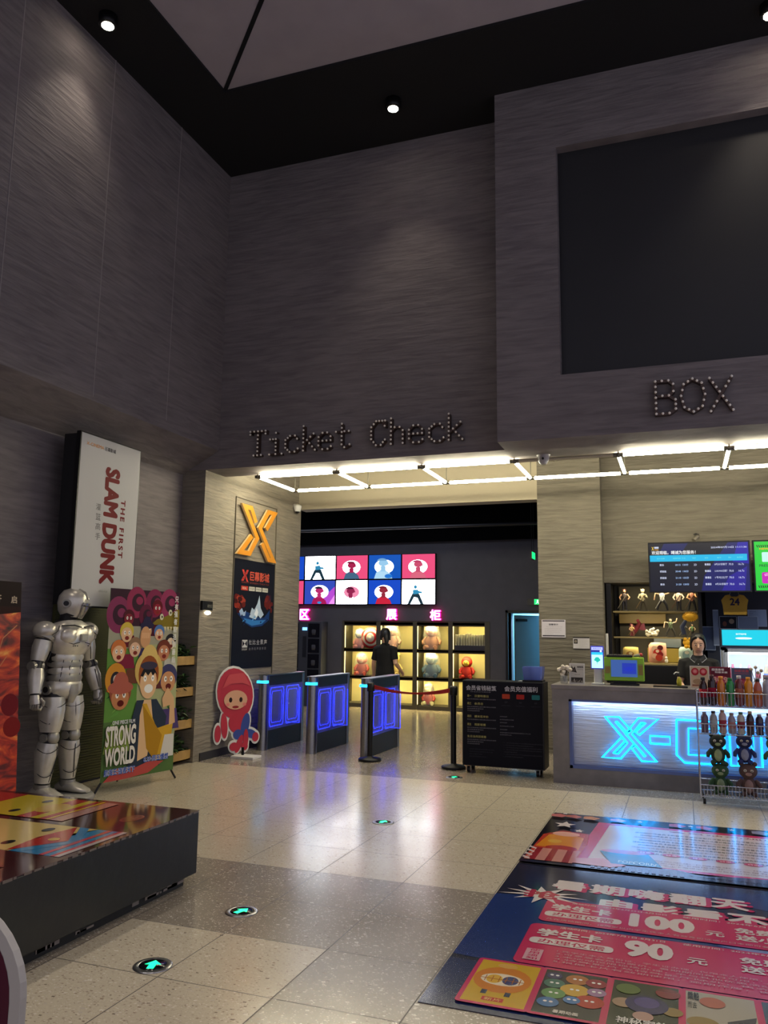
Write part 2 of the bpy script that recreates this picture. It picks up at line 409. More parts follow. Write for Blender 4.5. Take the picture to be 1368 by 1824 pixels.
g = Geo(); g.box(-3.5, -1.75, YH+2.3, YH+2.35, 0, 2.6, DB); g.box(-3.55, -3.5, YH+.5, YH+2.3, 0, 2.6, DB); g.box(-1.8, -1.75, YH+.5, YH+2.3, 0, 2.6, DB); g.box(-3.5, -1.75, YH+.5, YH+2.3, 2.6, 2.65, WHITE); struct('wall_corridor', g)
def area(name, loc, size, energy, col, rot=(0, 0, 0), sy=None):
    l = bpy.data.lights.new(name, 'AREA'); l.energy = energy; l.color = col; l.size = size
    if sy: l.shape = 'RECTANGLE'; l.size_y = sy
    o = bpy.data.objects.new(name, l); COL.objects.link(o); o.location = loc; o.rotation_euler = rot; return o
area('hall_fill_light', (-6.2, 12.9, 4.15), 4.5, 55, (.85, .88, 1), sy=1.4)  # unseen broad fill, added to brighten the dark hall
area('corridor_ceiling_light', (-2.6, YH+1.4, 2.55), .5, 150, (.6, .85, 1))

# ================================================================== CEILING DOWNLIGHTS
def downlight(loc, label, aim=(0, 0, -1)):
    x, y, z = loc; t = thing('downlight', label, 'ceiling light', (x, y, ZC-.10), 0, 'ceiling downlights')
    g = Geo(); g.lathe((x, y, ZC-.10), [(.075, 0), (.085, .01), (.085, .10)], BLACK, 20); g.build('housing', t)
    g = Geo(); g.lathe((x, y, ZC-.106), [(.0, 0), (.055, .0), (.055, .005)], mat('spot_lens', 'ffffff', .3, emit=60, ecol='fff0d8', sample=False), 20); g.build('lens', t)
    l = bpy.data.lights.new('spot_lamp', 'SPOT'); l.energy = SPOT_E; l.color = (1, .86, .70); l.spot_size = math.radians(78); l.spot_blend = .95; l.shadow_soft_size = .05
    o = bpy.data.objects.new('spot_lamp', l); COL.objects.link(o); o.parent = t; o.location = (0, 0, -.03)
    o.rotation_euler = V3(aim).to_track_quat('-Z', 'Y').to_euler()
    return t
downlight((-2.69, 7.42, 0), 'round ceiling spotlight in the black soffit above the words Ticket Check', (0, .08, -1))
downlight((-4.80, 5.42, 0), 'round ceiling spotlight in the black soffit over the left wall', (-.05, 0, -1))
downlight((.96, 7.30, 0), 'round ceiling spotlight in the black soffit above the charcoal panel', (0, .05, -1))
for p_ in ((-4.80, 2.2), (-4.8, -.8), (-1.2, 1.0), (1.6, 3.0)):
    l = bpy.data.lights.new('spot_lamp', 'SPOT'); l.energy = SPOT_E*4.5; l.color = (1, .88, .74); l.spot_size = math.radians(85); l.spot_blend = .7; l.shadow_soft_size = .06
    o = bpy.data.objects.new('spot_lamp', l); COL.objects.link(o); o.location = (p_[0], p_[1], ZC-.05)

# ================================================================== LED TUBE FRAME UNDER THE LINTEL
TZ = 3.36; TN, TF = 8.54, 9.56
TUBE = mat('tube_lit', 'ffffff', .4, emit=TUBE_E, ecol='fff4d2'); TOFF = mat('tube_unlit', 'b5ad98', .35); JN = mat('joint_metal', '6d6a62', .35, metal=.8)
tf = thing('tube_light_frame', 'ladder shaped frame of glowing white tube lights hung below the lintel', 'lights', (-1.8, 9.05, TZ))
xs = [-4.80, -3.75, -2.70, -1.645, -.555, .51, 1.57, 2.63]
def tubel(a, b, lit=True):
    a, b = V3(a), V3(b); d = (b-a).normalized()
    g = Geo(); g.cyl(a+d*.05, b-d*.05, .019, TUBE if lit else TOFF, n=12); o = g.build('light_tube', tf)
    if not lit: o['label'] = 'unlit tube'
    for e0, e1 in ((a+d*.02, a+d*.05), (b-d*.05, b-d*.02)): g = Geo(); g.cyl(e0, e1, .021, JN, n=12); g.build('end_cap', o)
for i in range(7):
    tubel((xs[i], TN, TZ), (xs[i+1], TN, TZ), lit=(i != 3)); tubel((xs[i], TF, TZ), (xs[i+1], TF, TZ))
for i in range(8): tubel((xs[i], TN, TZ), (xs[i], TF, TZ))
for x in xs:
    for y in (TN, TF):
        g = Geo(); g.ball((x, y, TZ), .026, JN, 10, 8); g.cyl((x-.03, y, TZ), (x+.03, y, TZ), .02, JN, n=8); g.build('joint', tf)
        g = Geo(); g.cyl((x, y, TZ+.02), (x, y, 3.85 if y == TF else 3.42), .006, JN, n=6); g.build('hanger_rod', tf)
# metal profiles of the recess
g = Geo()
for x in xs[1:]: g.box(x+.12, x+.16, 8.62, 10.7, 3.79, 3.85, mat('grey_profile', '8d8775', .6))
tag(g.build('trim_6'), kind='structure')
t = thing('motion_detector', 'small white wedge shaped detector clipped to the unlit tube', 'detector', at(968, 818, 1, 8.5) - V3((0, 0, .05)))
p = at(968, 818, 1, 8.5); g = Geo(); g.loft([(p+V3((0, 0, -.055)), .03, .03), (p+V3((0, 0, -.03)), .05, .045), (p+V3((0, 0, .05)), .075, .05)], mat('detector_shell', 'a9a8ac', .4), 4+8, ref=(1, 0, 0)); g.build('shell', t)
g = Geo(); g.ball(p+V3((0, -.045, 0)), .014, BLACK, 8, 6); g.build('lens', t)
p = V3((XL+.08, 10.5, 3.13))
p = at(530, 907, 0, XL+.06); t = thing('security_camera', 'white dome security camera on the corner beside the orange logo', 'camera', p - V3((0, 0, .08)))
g = Geo(); g.cyl(p+V3((-.06, 0, .05)), p+V3((0, 0, .05)), .03, WHITE); g.lathe(p, [(.0, -.05), (.04, -.035), (.055, 0), (.06, .05), (.03, .07)], WHITE); g.build('housing', t)
g = Geo(); g.ball(p+V3((0, 0, -.03)), .036, BLACK, 12, 8); g.build('lens', t)

# ================================================================== MARQUEE LETTERS
LET = {  # strokes in a cell 0.7 wide, 1 high
 'T': [[(0, .88), (0, 1), (.7, 1), (.7, .88)], [(.35, 1), (.35, 0)], [(.18, 0), (.52, 0)]],
 'i': [[(.12, .62), (.38, .62), (.38, 0)], [(.1, 0), (.66, 0)], [(.38, .88), (.38, .92)]],
 'c': [[(.6, .52), (.5, .66), (.28, .66), (.08, .5), (.08, .18), (.28, 0), (.5, 0), (.64, .12)]],
 'k': [[(.1, 1), (.1, 0)], [(.55, .66), (.12, .3)], [(.25, .42), (.62, 0)]],
 'e': [[(.08, .34), (.6, .34), (.6, .5), (.45, .66), (.25, .66), (.08, .5), (.08, .16), (.25, 0), (.48, 0), (.62, .1)]],
 't': [[(.3, .95), (.3, .12), (.42, 0), (.64, .1)], [(.05, .64), (.6, .64)]],
 'C': [[(.6, .74), (.5, .95), (.25, .95), (.05, .72), (.05, .25), (.25, 0), (.45, 0), (.62, .2)], [(.62, .95), (.62, .7)]],
 'h': [[(.1, 1), (.1, 0)], [(.1, .5), (.25, .64), (.45, .64), (.58, .5), (.58, 0)]],
 'B': [[(.05, 1), (.05, 0), (.42, 0), (.6, .12), (.6, .4), (.42, .54), (.05, .54)], [(.42, .54), (.55, .66), (.55, .88), (.42, 1), (.05, 1)]],
 'O': [[(.35, 1), (.1, .85), (.02, .5), (.1, .15), (.35, 0), (.6, .15), (.68, .5), (.6, .85), (.35, 1)]],
 'X': [[(.05, 1), (.65, 0)], [(.65, 1), (.05, 0)]]}
LB = mat('marquee_bronze', '4c3c34', .35, metal=.4); BULB = mat('marquee_bulb', 'f4eee0', .4)
def letter(ch, px0, px1, pyt, pyb, y, sc, label):
    p0, p1 = at(px0, pyb, 1, y), at(px1, pyt, 1, y); H = sc; W = H
    F = Frame((p0.x, y, p0.z), (W, 0, 0), (0, 0, H))
    t = thing('marquee_letter', label, 'letter', (p0.x+.35*W, y, p0.z), 0, 'marquee bulb letters')
    body = Geo(); bulbs = []
    for k, st in enumerate(LET[ch]):
        body.prism(band(st, .042), F, -.06, .0+.0008*k, LB)
        L = 0; prev = None
        for a, b in zip(st, st[1:]):
            A, B = V3((a[0], a[1], 0)), V3((b[0], b[1], 0)); l = (B-A).length; n = max(1, round(l/.165))
            for q in range(n+1):
                P_ = A.lerp(B, q/n)
                if all((P_-o).length > .11 for o in bulbs): bulbs.append(P_)
    body.build('letter_body', t)
    for b in bulbs:
        g = Geo(); g.ball(F.p(b.x, b.y, .008), .0125, BULB, 8, 6); g.build('bulb', t)
yL = YF-.065
for ch, a, b, yt, yb, n in (('T', 445, 474, 770, 812, 'first letter T of Ticket'), ('i', 476, 500, 768, 810, 'letter i between T and c in Ticket'), ('c', 505, 530, 768, 806, 'letter c before the k in Ticket'),
    ('k', 536, 560, 765, 803, 'letter k between c and e in Ticket'), ('e', 564, 592, 770, 801, 'letter e before the last t in Ticket'), ('t', 596, 622, 763, 798, 'small letter t ending Ticket'),
    ('C', 659, 684, 756, 794, 'capital letter C of Check'), ('h', 692, 716, 753, 791, 'letter h after the capital C of Check'), ('e', 725, 750, 757, 789, 'letter e in the middle of Check'),
    ('c', 761, 785, 757, 787, 'letter c between e and k in Check'), ('k', 795, 820, 747, 784, 'last letter k of Check')):
    letter(ch, a, b, yt, yb, yL, .285, 'bronze bulb ' + n)
yL = YB-.065
for ch, a, b, n in (('B', 1166, 1198, 'first letter B of BOX'), ('O', 1213, 1250, 'round letter O of BOX'), ('X', 1263, 1308, 'letter X ending BOX')):
    letter(ch, a, b, 0, {'B': 738, 'O': 735, 'X': 733}[ch], yL, .31, 'bronze bulb ' + n)

# ================================================================== LEFT WALL: LIGHTBOX, PANEL, LOGO WALL
t = thing('film_lightbox', 'tall white lightbox on the left wall with dark red lettering running downwards', 'lightbox', (-5.35, 6.4, 1.72))
XLB = -5.24
y0, y1 = at(145, 767, 0, XLB).y, at(252, 802, 0, XLB).y; zt = at(200, 785, 0, XLB).z; zb = at(125, 1080, 0, XLB).z
g = Geo(); g.box(XLB-.05, XLB-.002, y0, y1, zb, zt, BLACK); g.build('case', t)
g = Geo(); g.box(XLB-.20, XLB-.05, y0+.01, y1-.01, zb+.02, zt-.02, BLKM); g.build('shade_box', t)  # matt black block standing in for the lightbox's soft shadow on the wall
for zz in (zb+.4, zt-.45): g = Geo(); g.box(XB, XLB-.20, y0+.5, y1-.12, zz, zz+.05, BLKM); g.build('wall_bracket', t)
F = sideframe(XLB, y0+.012, y1-.012, zb+.012, zt-.012)
g = Geo(); g.add([F.p(0, 0), F.p(1, 0), F.p(1, 1), F.p(0, 1)], [(0, 1, 2, 3)], mat('poster_white', 'b9b8b6', .6, spec=.15)); g.build('face', t)
# the lettering runs down the poster, tops of the letters to the right
def down(F, u0, v0, u1, v1):
    """frame whose u runs downward between v1..v0 and v runs to the right"""
    return Frame(F.p(u0, v1), F.V*(v0-v1), F.U*(u1-u0))
D = down(F, .41, .13, .66, .84)
a = Art(D, .001); RD = '6a0e14'
a.text('SLAM DUNK', 0, 0, 1, 1, RD, bold=.075); a.build('title', t)
D = down(F, .70, .30, .78, .66); a = Art(D, .001); a.text('THE FIRST', 0, 0, 1, 1, RD, bold=.05, space=1.35); a.build('subtitle', t)
D = None
a = Art(F, .001)
for i, ch in enumerate('灌篮高手'): a.text(ch, .29+(.006*i), .565-.058*i, .37+(.006*i), .605-.058*i, '55504e')
a.text('X-CINEMA', .08, .935, .36, .955, 'c98a4a', bold=.02); a.text('巨幕影城', .38, .932, .56, .957, '4a4646', bold=.02)
a.text('2023.4.20', .42, .085, .56, .095, '8a8886'); a.build('small_print', t)
t = thing('ribbed_panel', 'olive green ribbed panel on the wall behind the silver statue', 'panel', (XB+.05, 6.9, 0))
g = Geo(); OL = mat('olive_rib', '4d4d26', .6)
g.box(XB+.01, XB+.04, 6.15, 7.55, .02, 1.76, OL)
for k in range(70): g.box(XB+.04, XB+.046, 6.15, 7.55, .03+k*.0247, .045+k*.0247, OL)
g.build('ribbed_face', t)
# framed panel, logo and poster on the logo wall
BR = mat('panel_line', '5c5648', .6)
y0, y1, z0, z1 = 8.88, 10.0, .75, 3.2
g = Geo()
for a_ in ((y0, y1, z1-.008, z1), (y0, y0+.012, z0, z1), (y1-.012, y1, z0, z1)): g.box(XL, XL+.014, *a_, BR)
struct('trim_7', g)
OR = mat('orange_logo', 'd08a28', .4); ORS = mat('orange_logo_side', 'e8c48a', .4)
F = sideframe(XL, 8.90, 9.92, 2.44, 3.16)
t = thing('logo_sign', 'orange interlocking X logo standing off the grey logo wall', 'logo', (XL+.03, 9.4, 2.44))
XA = [(.44, .66), (.30, .88), (.135, .90), (.49, .40), (.30, .10), (.08, .10), (.37, .45)]
XC = [(.74, .62), (.86, .82), (.98, .83), (.80, .83), (.56, .55), (.92, .05), (.80, .05), (.60, .32)]
XA = [(.42, .66), (.29, .90), (.12, .90), (.47, .38), (.28, .07), (.05, .07), (.33, .40)]
XC = [(.70, .58), (.93, .92), (.75, .92), (.53, .58), (.93, .02), (.80, .02), (.60, .30)]
LOGO_A, LOGO_C = XA, XC
for pts in (XA, XC):
    g = Geo(); g.prism(band(pts, .042), F, .03, .06, OR, ORS); g.build('logo_stroke', t)
F = sideframe(XL, 8.90, 9.98, 1.02, 2.41)
t = thing('cinema_poster', 'dark poster under the orange logo with a red and blue swirl', 'poster', (XL+.01, 9.44, 1.02))
g = Geo(); g.prism([(0, 0), (1, 0), (1, 1), (0, 1)], F, 0, .012, flat('10131f', .35)); g.build('board', t)
a = Art(F, .0135)
a.poly(band([(LOGO_A[i][0]*.16+.17, LOGO_A[i][1]*.11+.80) for i in range(7)], .006), 'c04038'); a.poly(band([(LOGO_C[i][0]*.16+.17, LOGO_C[i][1]*.11+.80) for i in range(7)], .006), 'c04038')
a.text('巨幕影城', .37, .81, .86, .90, 'b85040', bold=.03); a.text('GIANT SCREEN THEATER', .17, .782, .86, .797, '7d3a34')
a.rect(.17, .715, .33, .755, 'b03a2c'); a.text('REAL', .2, .725, .3, .745, 'd8c8b8')
for i in range(3): a.rect(.355+i*.165, .715, .50+i*.165, .755, 'b9b8ae'); a.text(('DOLBY', 'IMAX', 'LUXE')[i], .37+i*.165, .727, .485+i*.165, .743, '333333')
a.build('heading_print', t)
random.seed(3)
a = Art(F, .0135)
for k in range(16):
    u, v = random.gauss(.18, .08), random.gauss(.60, .035); a.ell(min(.3, max(.06, u)), v, random.uniform(.03, .07), random.uniform(.02, .03), random.choice(['5a1a16', '7c281c', '93392a', '3a1214']))
    a.ell(random.uniform(.78, .94), random.gauss(.61, .03), random.uniform(.02, .05), random.uniform(.02, .035), random.choice(['5a1a16', '3a1830', '6c2420']))
a.poly([(.1, .5), (.3, .52), (.45, .5), (.55, .47), (.75, .47), (.9, .55), (.88, .45), (.7, .39), (.45, .375), (.3, .41)], '16366b')
a.poly([(.25, .46), (.5, .44), (.8, .45), (.7, .41), (.45, .39), (.3, .42)], '2f6fb0')
a.poly([(.38, .47), (.44, .56), (.5, .54), (.57, .60), (.62, .68), (.66, .56), (.74, .5), (.66, .46), (.6, .49), (.54, .45)], 'a9bcd0')
a.poly([(.5, .5), (.56, .56), (.6, .52), (.57, .47)], 'dfe6ee'); a.poly([(.14, .52), (.2, .55), (.25, .51), (.3, .53), (.28, .48), (.18, .48)], '90a8c8')
for k in range(12): u = random.uniform(.12, .9); v = random.uniform(.39, .5); a.poly([(u, v), (u+.05, v+.012), (u+.02, v+.022)], random.choice(['0d1730', '4b8fd0', '10254d']))
a.build('picture_print', t)
a = Art(F, .0135)
a.rect(.24, .19, .365, .26, 'b9b9b9'); a.poly([(.25, .197), (.25, .253), (.30, .225)], '10131f'); a.poly([(.355, .197), (.355, .253), (.305, .225)], '10131f'); a.text('DOLBY', .24, .165, .365, .182, 'b9b9b9')
for i, ch in enumerate('杜比全景声'): a.text(ch, .395+i*.094, .215, .47+i*.094, .26, 'a9a9ad', bold=.01)
for i, ch in enumerate('全方位声音享受'): a.text(ch, .40+i*.064, .165, .445+i*.064, .19, '7d7d84')
a.build('footer_print', t)
# exit lamp with a small light under it
t = thing('emergency_lamp', 'small black sign with a lit lamp beneath on the end of the logo wall', 'sign', (XL+.02, 8.26, 1.70))
g = Geo(); g.box(XL, XL+.035, 8.18, 8.40, 1.73, 1.84, BLACK); g.build('case', t, bevel=.004)
a = Art(sideframe(XL+.036, 8.18, 8.40, 1.73, 1.84)); a.text('安全出口', .45, .3, .9, .65, '8d8d80'); a.build('lettering', t)
g = Geo(); g.lathe((XL+.03, 8.3, 1.675), [(.0, 0), (.03, .01), (.04, .03), (.02, .05)], mat('lamp_dome', 'ffffff', .3, emit=6, ecol='ffeecb')); g.build('lamp', t)
# ================================================================== BANNERS
def banner_stand(t, F, board, foot):
    """cross-shaped carrier behind the print and its feet"""
    g = Geo(); a, b, c, d = F.p(.02, .02, -.01), F.p(.98, .98, -.01), F.p(.98, .02, -.01), F.p(.02, .98, -.01)
    g.cyl(a, b, .008, BLACK, n=8); g.cyl(c, d, .008, BLACK, n=8); g.cyl(F.p(.5, .5, -.02), V3(foot), .009, BLACK, n=8); g.build('cross_stand', t)
    for u, e in ((.98, 1), (.02, -1)):
        p = F.p(u, 0, -.01); g = Geo(); g.cyl(p, V3((p.x, p.y, .01)) + F.U.normalized()*.07*e, .010, BLACK, n=8); g.build('foot', t)
# tall film banner with the straw-hat crew picture (generic cartoon crowd)
A = V3((-5.06, 6.30, .10)); B = V3((-4.90, 7.20, .10)); C = V3((-5.10, 6.33, 1.885))
t = thing('film_banner', 'tall film banner with a straw-hatted cartoon boy, right of the silver statue', 'banner', (-4.98, 6.75, 0))
F = Frame(A, B-A, C-A)
g = Geo(); g.prism([(0, 0), (1, 0), (1, 1), (0, 1)], F, -.002, .002, flat('4f6b3a', .4)); g.build('print_sheet', t)
banner_stand(t, F, None, (-5.3, 6.85, .01))
a = Art(F, .003)
a.rect(0, .78, 1, 1, '35192a'); a.rect(0, .66, 1, .80, '9c9a84'); a.rect(0, .30, .42, .68, '5d8a3c'); a.rect(.42, .2, 1, .7, 'a3a878')
for u, v, w_, c in ((.12, .86, .16, '7f2f55'), (.36, .93, .14, '8c2a4e'), (.62, .93, .13, '7a2248'), (.84, .93, .14, '8c2f56'), (.5, .86, .1, '5c1836')):
    a.ell(u, v, w_, w_*.62, c); a.ell(u+.02, v, w_*.62, w_*.35, '35192a'); a.ell(u+.04, v+.01, w_*.35, w_*.16, c)
random.seed(11)
for k in range(26):  # leaves
    u, v = random.choice((random.uniform(-.0, .12), random.uniform(.88, 1.0))), random.uniform(.12, .62)
    s = 1 if u < .5 else -1; e = u + s*random.uniform(.06, .16); e = min(.99, max(.01, e)); u = min(.99, max(.01, u))
    a.poly([(u, v), (e, v+.05), (e-s*.03, v+.015)], random.choice(['3f7a34', '79a84e', '24552a', '5f9440']))
def cartoon(u, v, s, skin, hair, shirt, mouth='7a2a22', hat=None):
    a.poly([(u-.11*s, v-.34*s*.5), (u-.09*s, v-.10*s), (u+.09*s, v-.10*s), (u+.12*s, v-.34*s*.5)], shirt)
    a.ell(u, v+.012*s, .085*s, .085*s*.52, hair); a.ell(u, v-.006*s, .068*s, .07*s*.52, skin)
    a.ell(u-.025*s, v+.004*s, .013*s, .010*s, 'e8e6dc'); a.ell(u+.03*s, v+.004*s, .013*s, .010*s, 'e8e6dc')
    a.ell(u-.022*s, v+.004*s, .005*s, .004*s, '221a18'); a.ell(u+.028*s, v+.004*s, .005*s, .004*s, '221a18')
    a.ell(u+.004*s, v-.022*s, .026*s, .010*s, mouth)
    if hat: a.ell(u, v+.026*s, .10*s, .020*s, hat); a.ell(u, v+.04*s, .06*s, .035*s, hat)
a.poly([(.55, .80), (.66, .84), (.80, .86), (.97, .90), (1, .90), (1, .80), (.9, .78), (.78, .80), (.66, .79)], '7a6a1e')   # yellow beast
for k in range(7): a.poly([(.68+k*.045, .80), (.70+k*.045, .775), (.715+k*.045, .80)], 'd8cfa0')
for u, v in ((.73, .855), (.86, .88)): a.ell(u, v, .028, .018, 'c9c7a8'); a.ell(u+.005, v, .01, .007, '30280e')
cartoon(.26, .84, .9, '7a2030', '4a1220', '5c1424'); cartoon(.66, .90, .9, '8a1d30', '5c0f1c', '4a1020')
cartoon(.24, .76, 1.1, 'd8b088', 'c9b044', '7a2038'); cartoon(.52, .78, 1.0, 'c99a72', '2b2440', '38305a', hat='262040')
cartoon(.70, .76, .9, 'cfa27e', '4a70a8', '9c5c34'); cartoon(.88, .71, .9, 'e0c8a8', '1d1a20', 'b9b8a8')
cartoon(.14, .66, 1.2, 'dcae86', 'c2703a', 'a83a3a'); cartoon(.36, .68, 1.1, 'd8b090', '8a6a50', '6a3c2c'); cartoon(.78, .66, 1.2, 'b87a58', '6a3024', '5a2a28')
a.ell(.5, .74, .075, .06, 'c8966a'); 
for k in range(4): a.rect(.45+k*.028, .735, .472+k*.028, .765, 'd6a67c')
a.ell(.12, .52, .14, .085, 'c98a2c'); a.ell(.12, .515, .07, .045, '26242a'); a.ell(.12, .52, .035, .022, 'c8c4b8')
cartoon(.19, .43, 1.7, 'b87a50', '8c4a34', '8aa04a', mouth='5a1512', hat='a85a4a'); cartoon(.86, .50, 1.6, 'c08a60', '3c3c60', '4a3a6a', mouth='5a1a18')
# centre figure
a.poly([(.33, .05), (.36, .30), (.42, .40), (.70, .40), (.86, .30), (.78, .04)], '2c3644')
a.poly([(.46, .08), (.47, .32), (.52, .40), (.62, .40), (.66, .28), (.60, .10)], 'd6b083')
a.poly([(.50, .38), (.56, .38), (.72, .24), (.96, .26), (.93, .16), (.84, .08), (.70, .06)], 'c59a2c'); a.poly([(.50, .38), (.58, .14), (.72, .06), (.8, .2)], 'a87c1e')
a.poly([(.78, .40), (.86, .46), (.96, .40), (.99, .26), (.90, .25), (.90, .36), (.80, .35)], 'cfa67a')
a.ell(.57, .56, .20, .105, 'c9a95c'); a.ell(.57, .60, .13, .10, 'd2b46a'); a.ell(.57, .54, .145, .10, '8c4a22'); a.ell(.57, .49, .12, .085, 'd8b083')
a.poly([(.45, .53), (.50, .575), (.64, .575), (.70, .53), (.66, .545), (.63, .525), (.60, .55), (.56, .53), (.52, .55), (.49, .525)], '1c1a1e')
a.ell(.57, .585, .12, .022, '3a3648'); 
for u in (.52, .63): a.ell(u, .515, .022, .017, 'f0eee6'); a.ell(u, .515, .006, .005, '1b1b1b')
a.ell(.575, .46, .062, .024, 'e8e8e0', n=16)
a.poly([(.02, .0), (.18, .06), (.45, .05), (.62, .07), (.84, .06), (.62, .01), (.3, .0)], 'b04a44'); a.poly([(.84, .20), (.98, .20), (.98, .08), (.78, .08)], 'c9c6bc')
a.build('cartoon_print', t)
a = Art(F, .0032+.00006*260)
a.text('ONE PIECE FILM', .10, .285, .40, .305, 'd8d8d8', bold=.03)
for d_, c in ((.006, '2a2420'), (0, 'dcd8cc')):
    a.text('STRONG', .02-d_, .175-d_*.6, .42+d_, .28+d_*.3, c, bold=.05); a.text('WORLD', .02-d_, .075-d_*.6, .42+d_, .168+d_*.3, c, bold=.05)
for b_, c in ((.10, 'c8ccd8'), (.03, '2c4c98')): a.text('航海王·强者天下', .02, .028, .43, .064, c, bold=b_); a.text('8.23·周五爆燃', .54, .066, .90, .100, c, bold=b_)
for i, ch in enumerate('只有强者能活到最后'): a.text(ch, .91-.003*i, .94-.043*i, .965-.003*i, .975-.043*i, 'd8d8d0', bold=.03)
a.build('lettering', t)
# fiery red banner at the left edge
XBN = -5.22
yb0, yb1 = 4.50, at(40, 1200, 0, XBN).y
F = Frame((XBN+.03, yb0, .08), (-.0, yb1-yb0, 0), (-.06, -.06, 1.80))
t = thing('fire_banner', 'red and black fiery film banner standing left of the silver statue', 'banner', (XBN, 5.0, 0))
g = Geo(); g.prism([(0, 0), (1, 0), (1, 1), (0, 1)], F, -.002, .002, flat('4a1410', .4)); g.build('print_sheet', t)
banner_stand(t, F, None, (XBN-.3, 5.0, .01))
a = Art(F, .003)
fm_ = bpy.data.materials.new('fire_print'); fm_.use_nodes = True; nt = fm_.node_tree; b_ = nt.nodes['Principled BSDF']; b_.inputs['Roughness'].default_value = .4
tc = nt.nodes.new('ShaderNodeTexCoord'); mp = nt.nodes.new('ShaderNodeMapping'); mp.inputs['Rotation'].default_value = (.5, 0, 0); mp.inputs['Scale'].default_value = (1, 1.3, 3.0)
n_ = nt.nodes.new('ShaderNodeTexNoise'); n_.inputs['Scale'].default_value = 2.4; n_.inputs['Detail'].default_value = 8; n_.inputs['Distortion'].default_value = 1.4
cr = nt.nodes.new('ShaderNodeValToRGB'); e_ = cr.color_ramp.elements; e_[0].position = .30; e_[0].color = lin('1a0808'); e_[1].position = .74; e_[1].color = lin('f0b050')
for ps, cc in ((.42, '6c140e'), (.52, 'b02a12'), (.62, 'd8581c')): q_ = e_.new(ps); q_.color = lin(cc)
nt.links.new(tc.outputs['Object'], mp.inputs[0]); nt.links.new(mp.outputs[0], n_.inputs['Vector']); nt.links.new(n_.outputs['Fac'], cr.inputs[0]); nt.links.new(cr.outputs[0], b_.inputs['Base Color'])
a.rect(0, 0, 1, 1, fm_); a.rect(0, .885, 1, 1, '1c0d0e'); a.poly([(0, .885), (1, .885), (1, .86), (.7, .845), (.5, .87), (.2, .85), (0, .87)], '2a1010')
a.ell(.90, .44, .10, .05, '6a1420'); a.ell(.93, .34, .10, .045, '7a1a1c')
for x0_, y0_, x1_, y1_ in ((.72, .62, .80, .74), (.80, .74, .96, .80), (.75, .6, .85, .66)): a.poly(band([(x0_, y0_), (x1_, y1_)], .003), 'c08058')
a.text('开', .70, .90, .77, .935, 'c9b8a0', bold=.02); a.text('启', .88, .90, .95, .935, 'c9b8a0', bold=.02)
a.text('预', .34, .90, .41, .935, 'c9b8a0'); a.text('售', .52, .90, .59, .935, 'c9b8a0')
a.build('fire_print', t)

# ================================================================== SILVER ARMOUR STATUE
SIL = mat('silver_paint', 'cfcabb', .30, metal=.45, noise=.10, nscale=14); SIL2 = mat('silver_paint_dull', 'a09c90', .38, metal=.45, noise=.15, nscale=10); GAP = mat('armour_gap', '1b1a1c', .5)
st = thing('armour_statue', 'life size silver metal armoured figure standing on a round base between two banners', 'statue', (-5.265, 5.96, 0), math.radians(88))
MS = MATS[st.name] @ Matrix.Diagonal((1.12, 1.14, 1.035, 1))        # local: figure faces -Y, height 1.86
def S(name, fn, par=None):
    g = Geo(); g.T = MS; fn(g); return g.build(name, par or st)
def ringed(g, secs, m=SIL, n=18, **k): g.loft(secs, m, n, ref=(1, 0, 0), **k)
S('round_base', lambda g: (g.lathe((0, 0, 0), [(.29, 0), (.30, .02), (.28, .045), (.0, .046)], mat('base_grey', '8d8b84', .4), 28)))
def torso(g):
    ringed(g, [((0, .01, .96), .135, .10), ((0, .0, 1.08), .125, .095), ((0, 0, 1.20), .15, .11), ((0, .005, 1.36), .175, .12), ((0, .01, 1.46), .14, .10), ((0, .01, 1.52), .075, .07)], GAP)
S('undersuit', torso)
def chest(g):
    ringed(g, [((0, -.015, 1.235), .150, .112), ((0, -.022, 1.30), .188, .145), ((0, -.022, 1.38), .208, .158), ((0, -.008, 1.45), .195, .135), ((0, .005, 1.495), .125, .10)], pw=.82)
    for s in (-1, 1):
        g.ball((s*.088, -.112, 1.385), (.092, .062, .082), SIL, 14, 10)
        g.loft([((s*.02, -.165, 1.46), .012, .006), ((s*.09, -.165, 1.475), .012, .006), ((s*.17, -.11, 1.47), .012, .006)], GAP, 8)
    g.box(-.035, .035, -.19, -.15, 1.34, 1.40, SIL2); g.box(-.027, .027, -.193, -.18, 1.348, 1.392, mat('chest_plate_light', 'b5b3a8', .35, metal=.4))
cp = S('chest_plate', chest)
def abdomen(g):
    for i in range(4):
        z = 1.0+i*.058; w_ = .132+.006*abs(i-1.2); ringed(g, [((0, -.008, z), w_, .108), ((0, -.012, z+.025), w_+.006, .116), ((0, -.008, z+.05), w_+.002, .11)], m=SIL if i % 2 else SIL2, pw=.85)
S('abdomen_plates', abdomen)
def pelvis(g):
    ringed(g, [((0, 0, .86), .105, .09), ((0, -.005, .90), .155, .115), ((0, -.005, .96), .163, .12), ((0, 0, 1.0), .14, .11)], pw=.85)
    g.loft([((0, -.11, .97), .05, .02), ((0, -.118, .90), .05, .02), ((0, -.09, .82), .028, .02)], SIL2, 10, ref=(1, 0, 0))
    for s in (-1, 1): g.cyl((s*.15, 0, .93), (s*.178, 0, .93), .045, SIL2, n=14); g.cyl((s*.175, 0, .93), (s*.182, 0, .93), .026, GAP, n=12)
S('hip_plates', pelvis)
HT = Matrix.Translation((0, 0, 1.50)) @ Matrix.Rotation(math.radians(22), 4, 'Z') @ Matrix.Rotation(math.radians(12), 4, 'X')
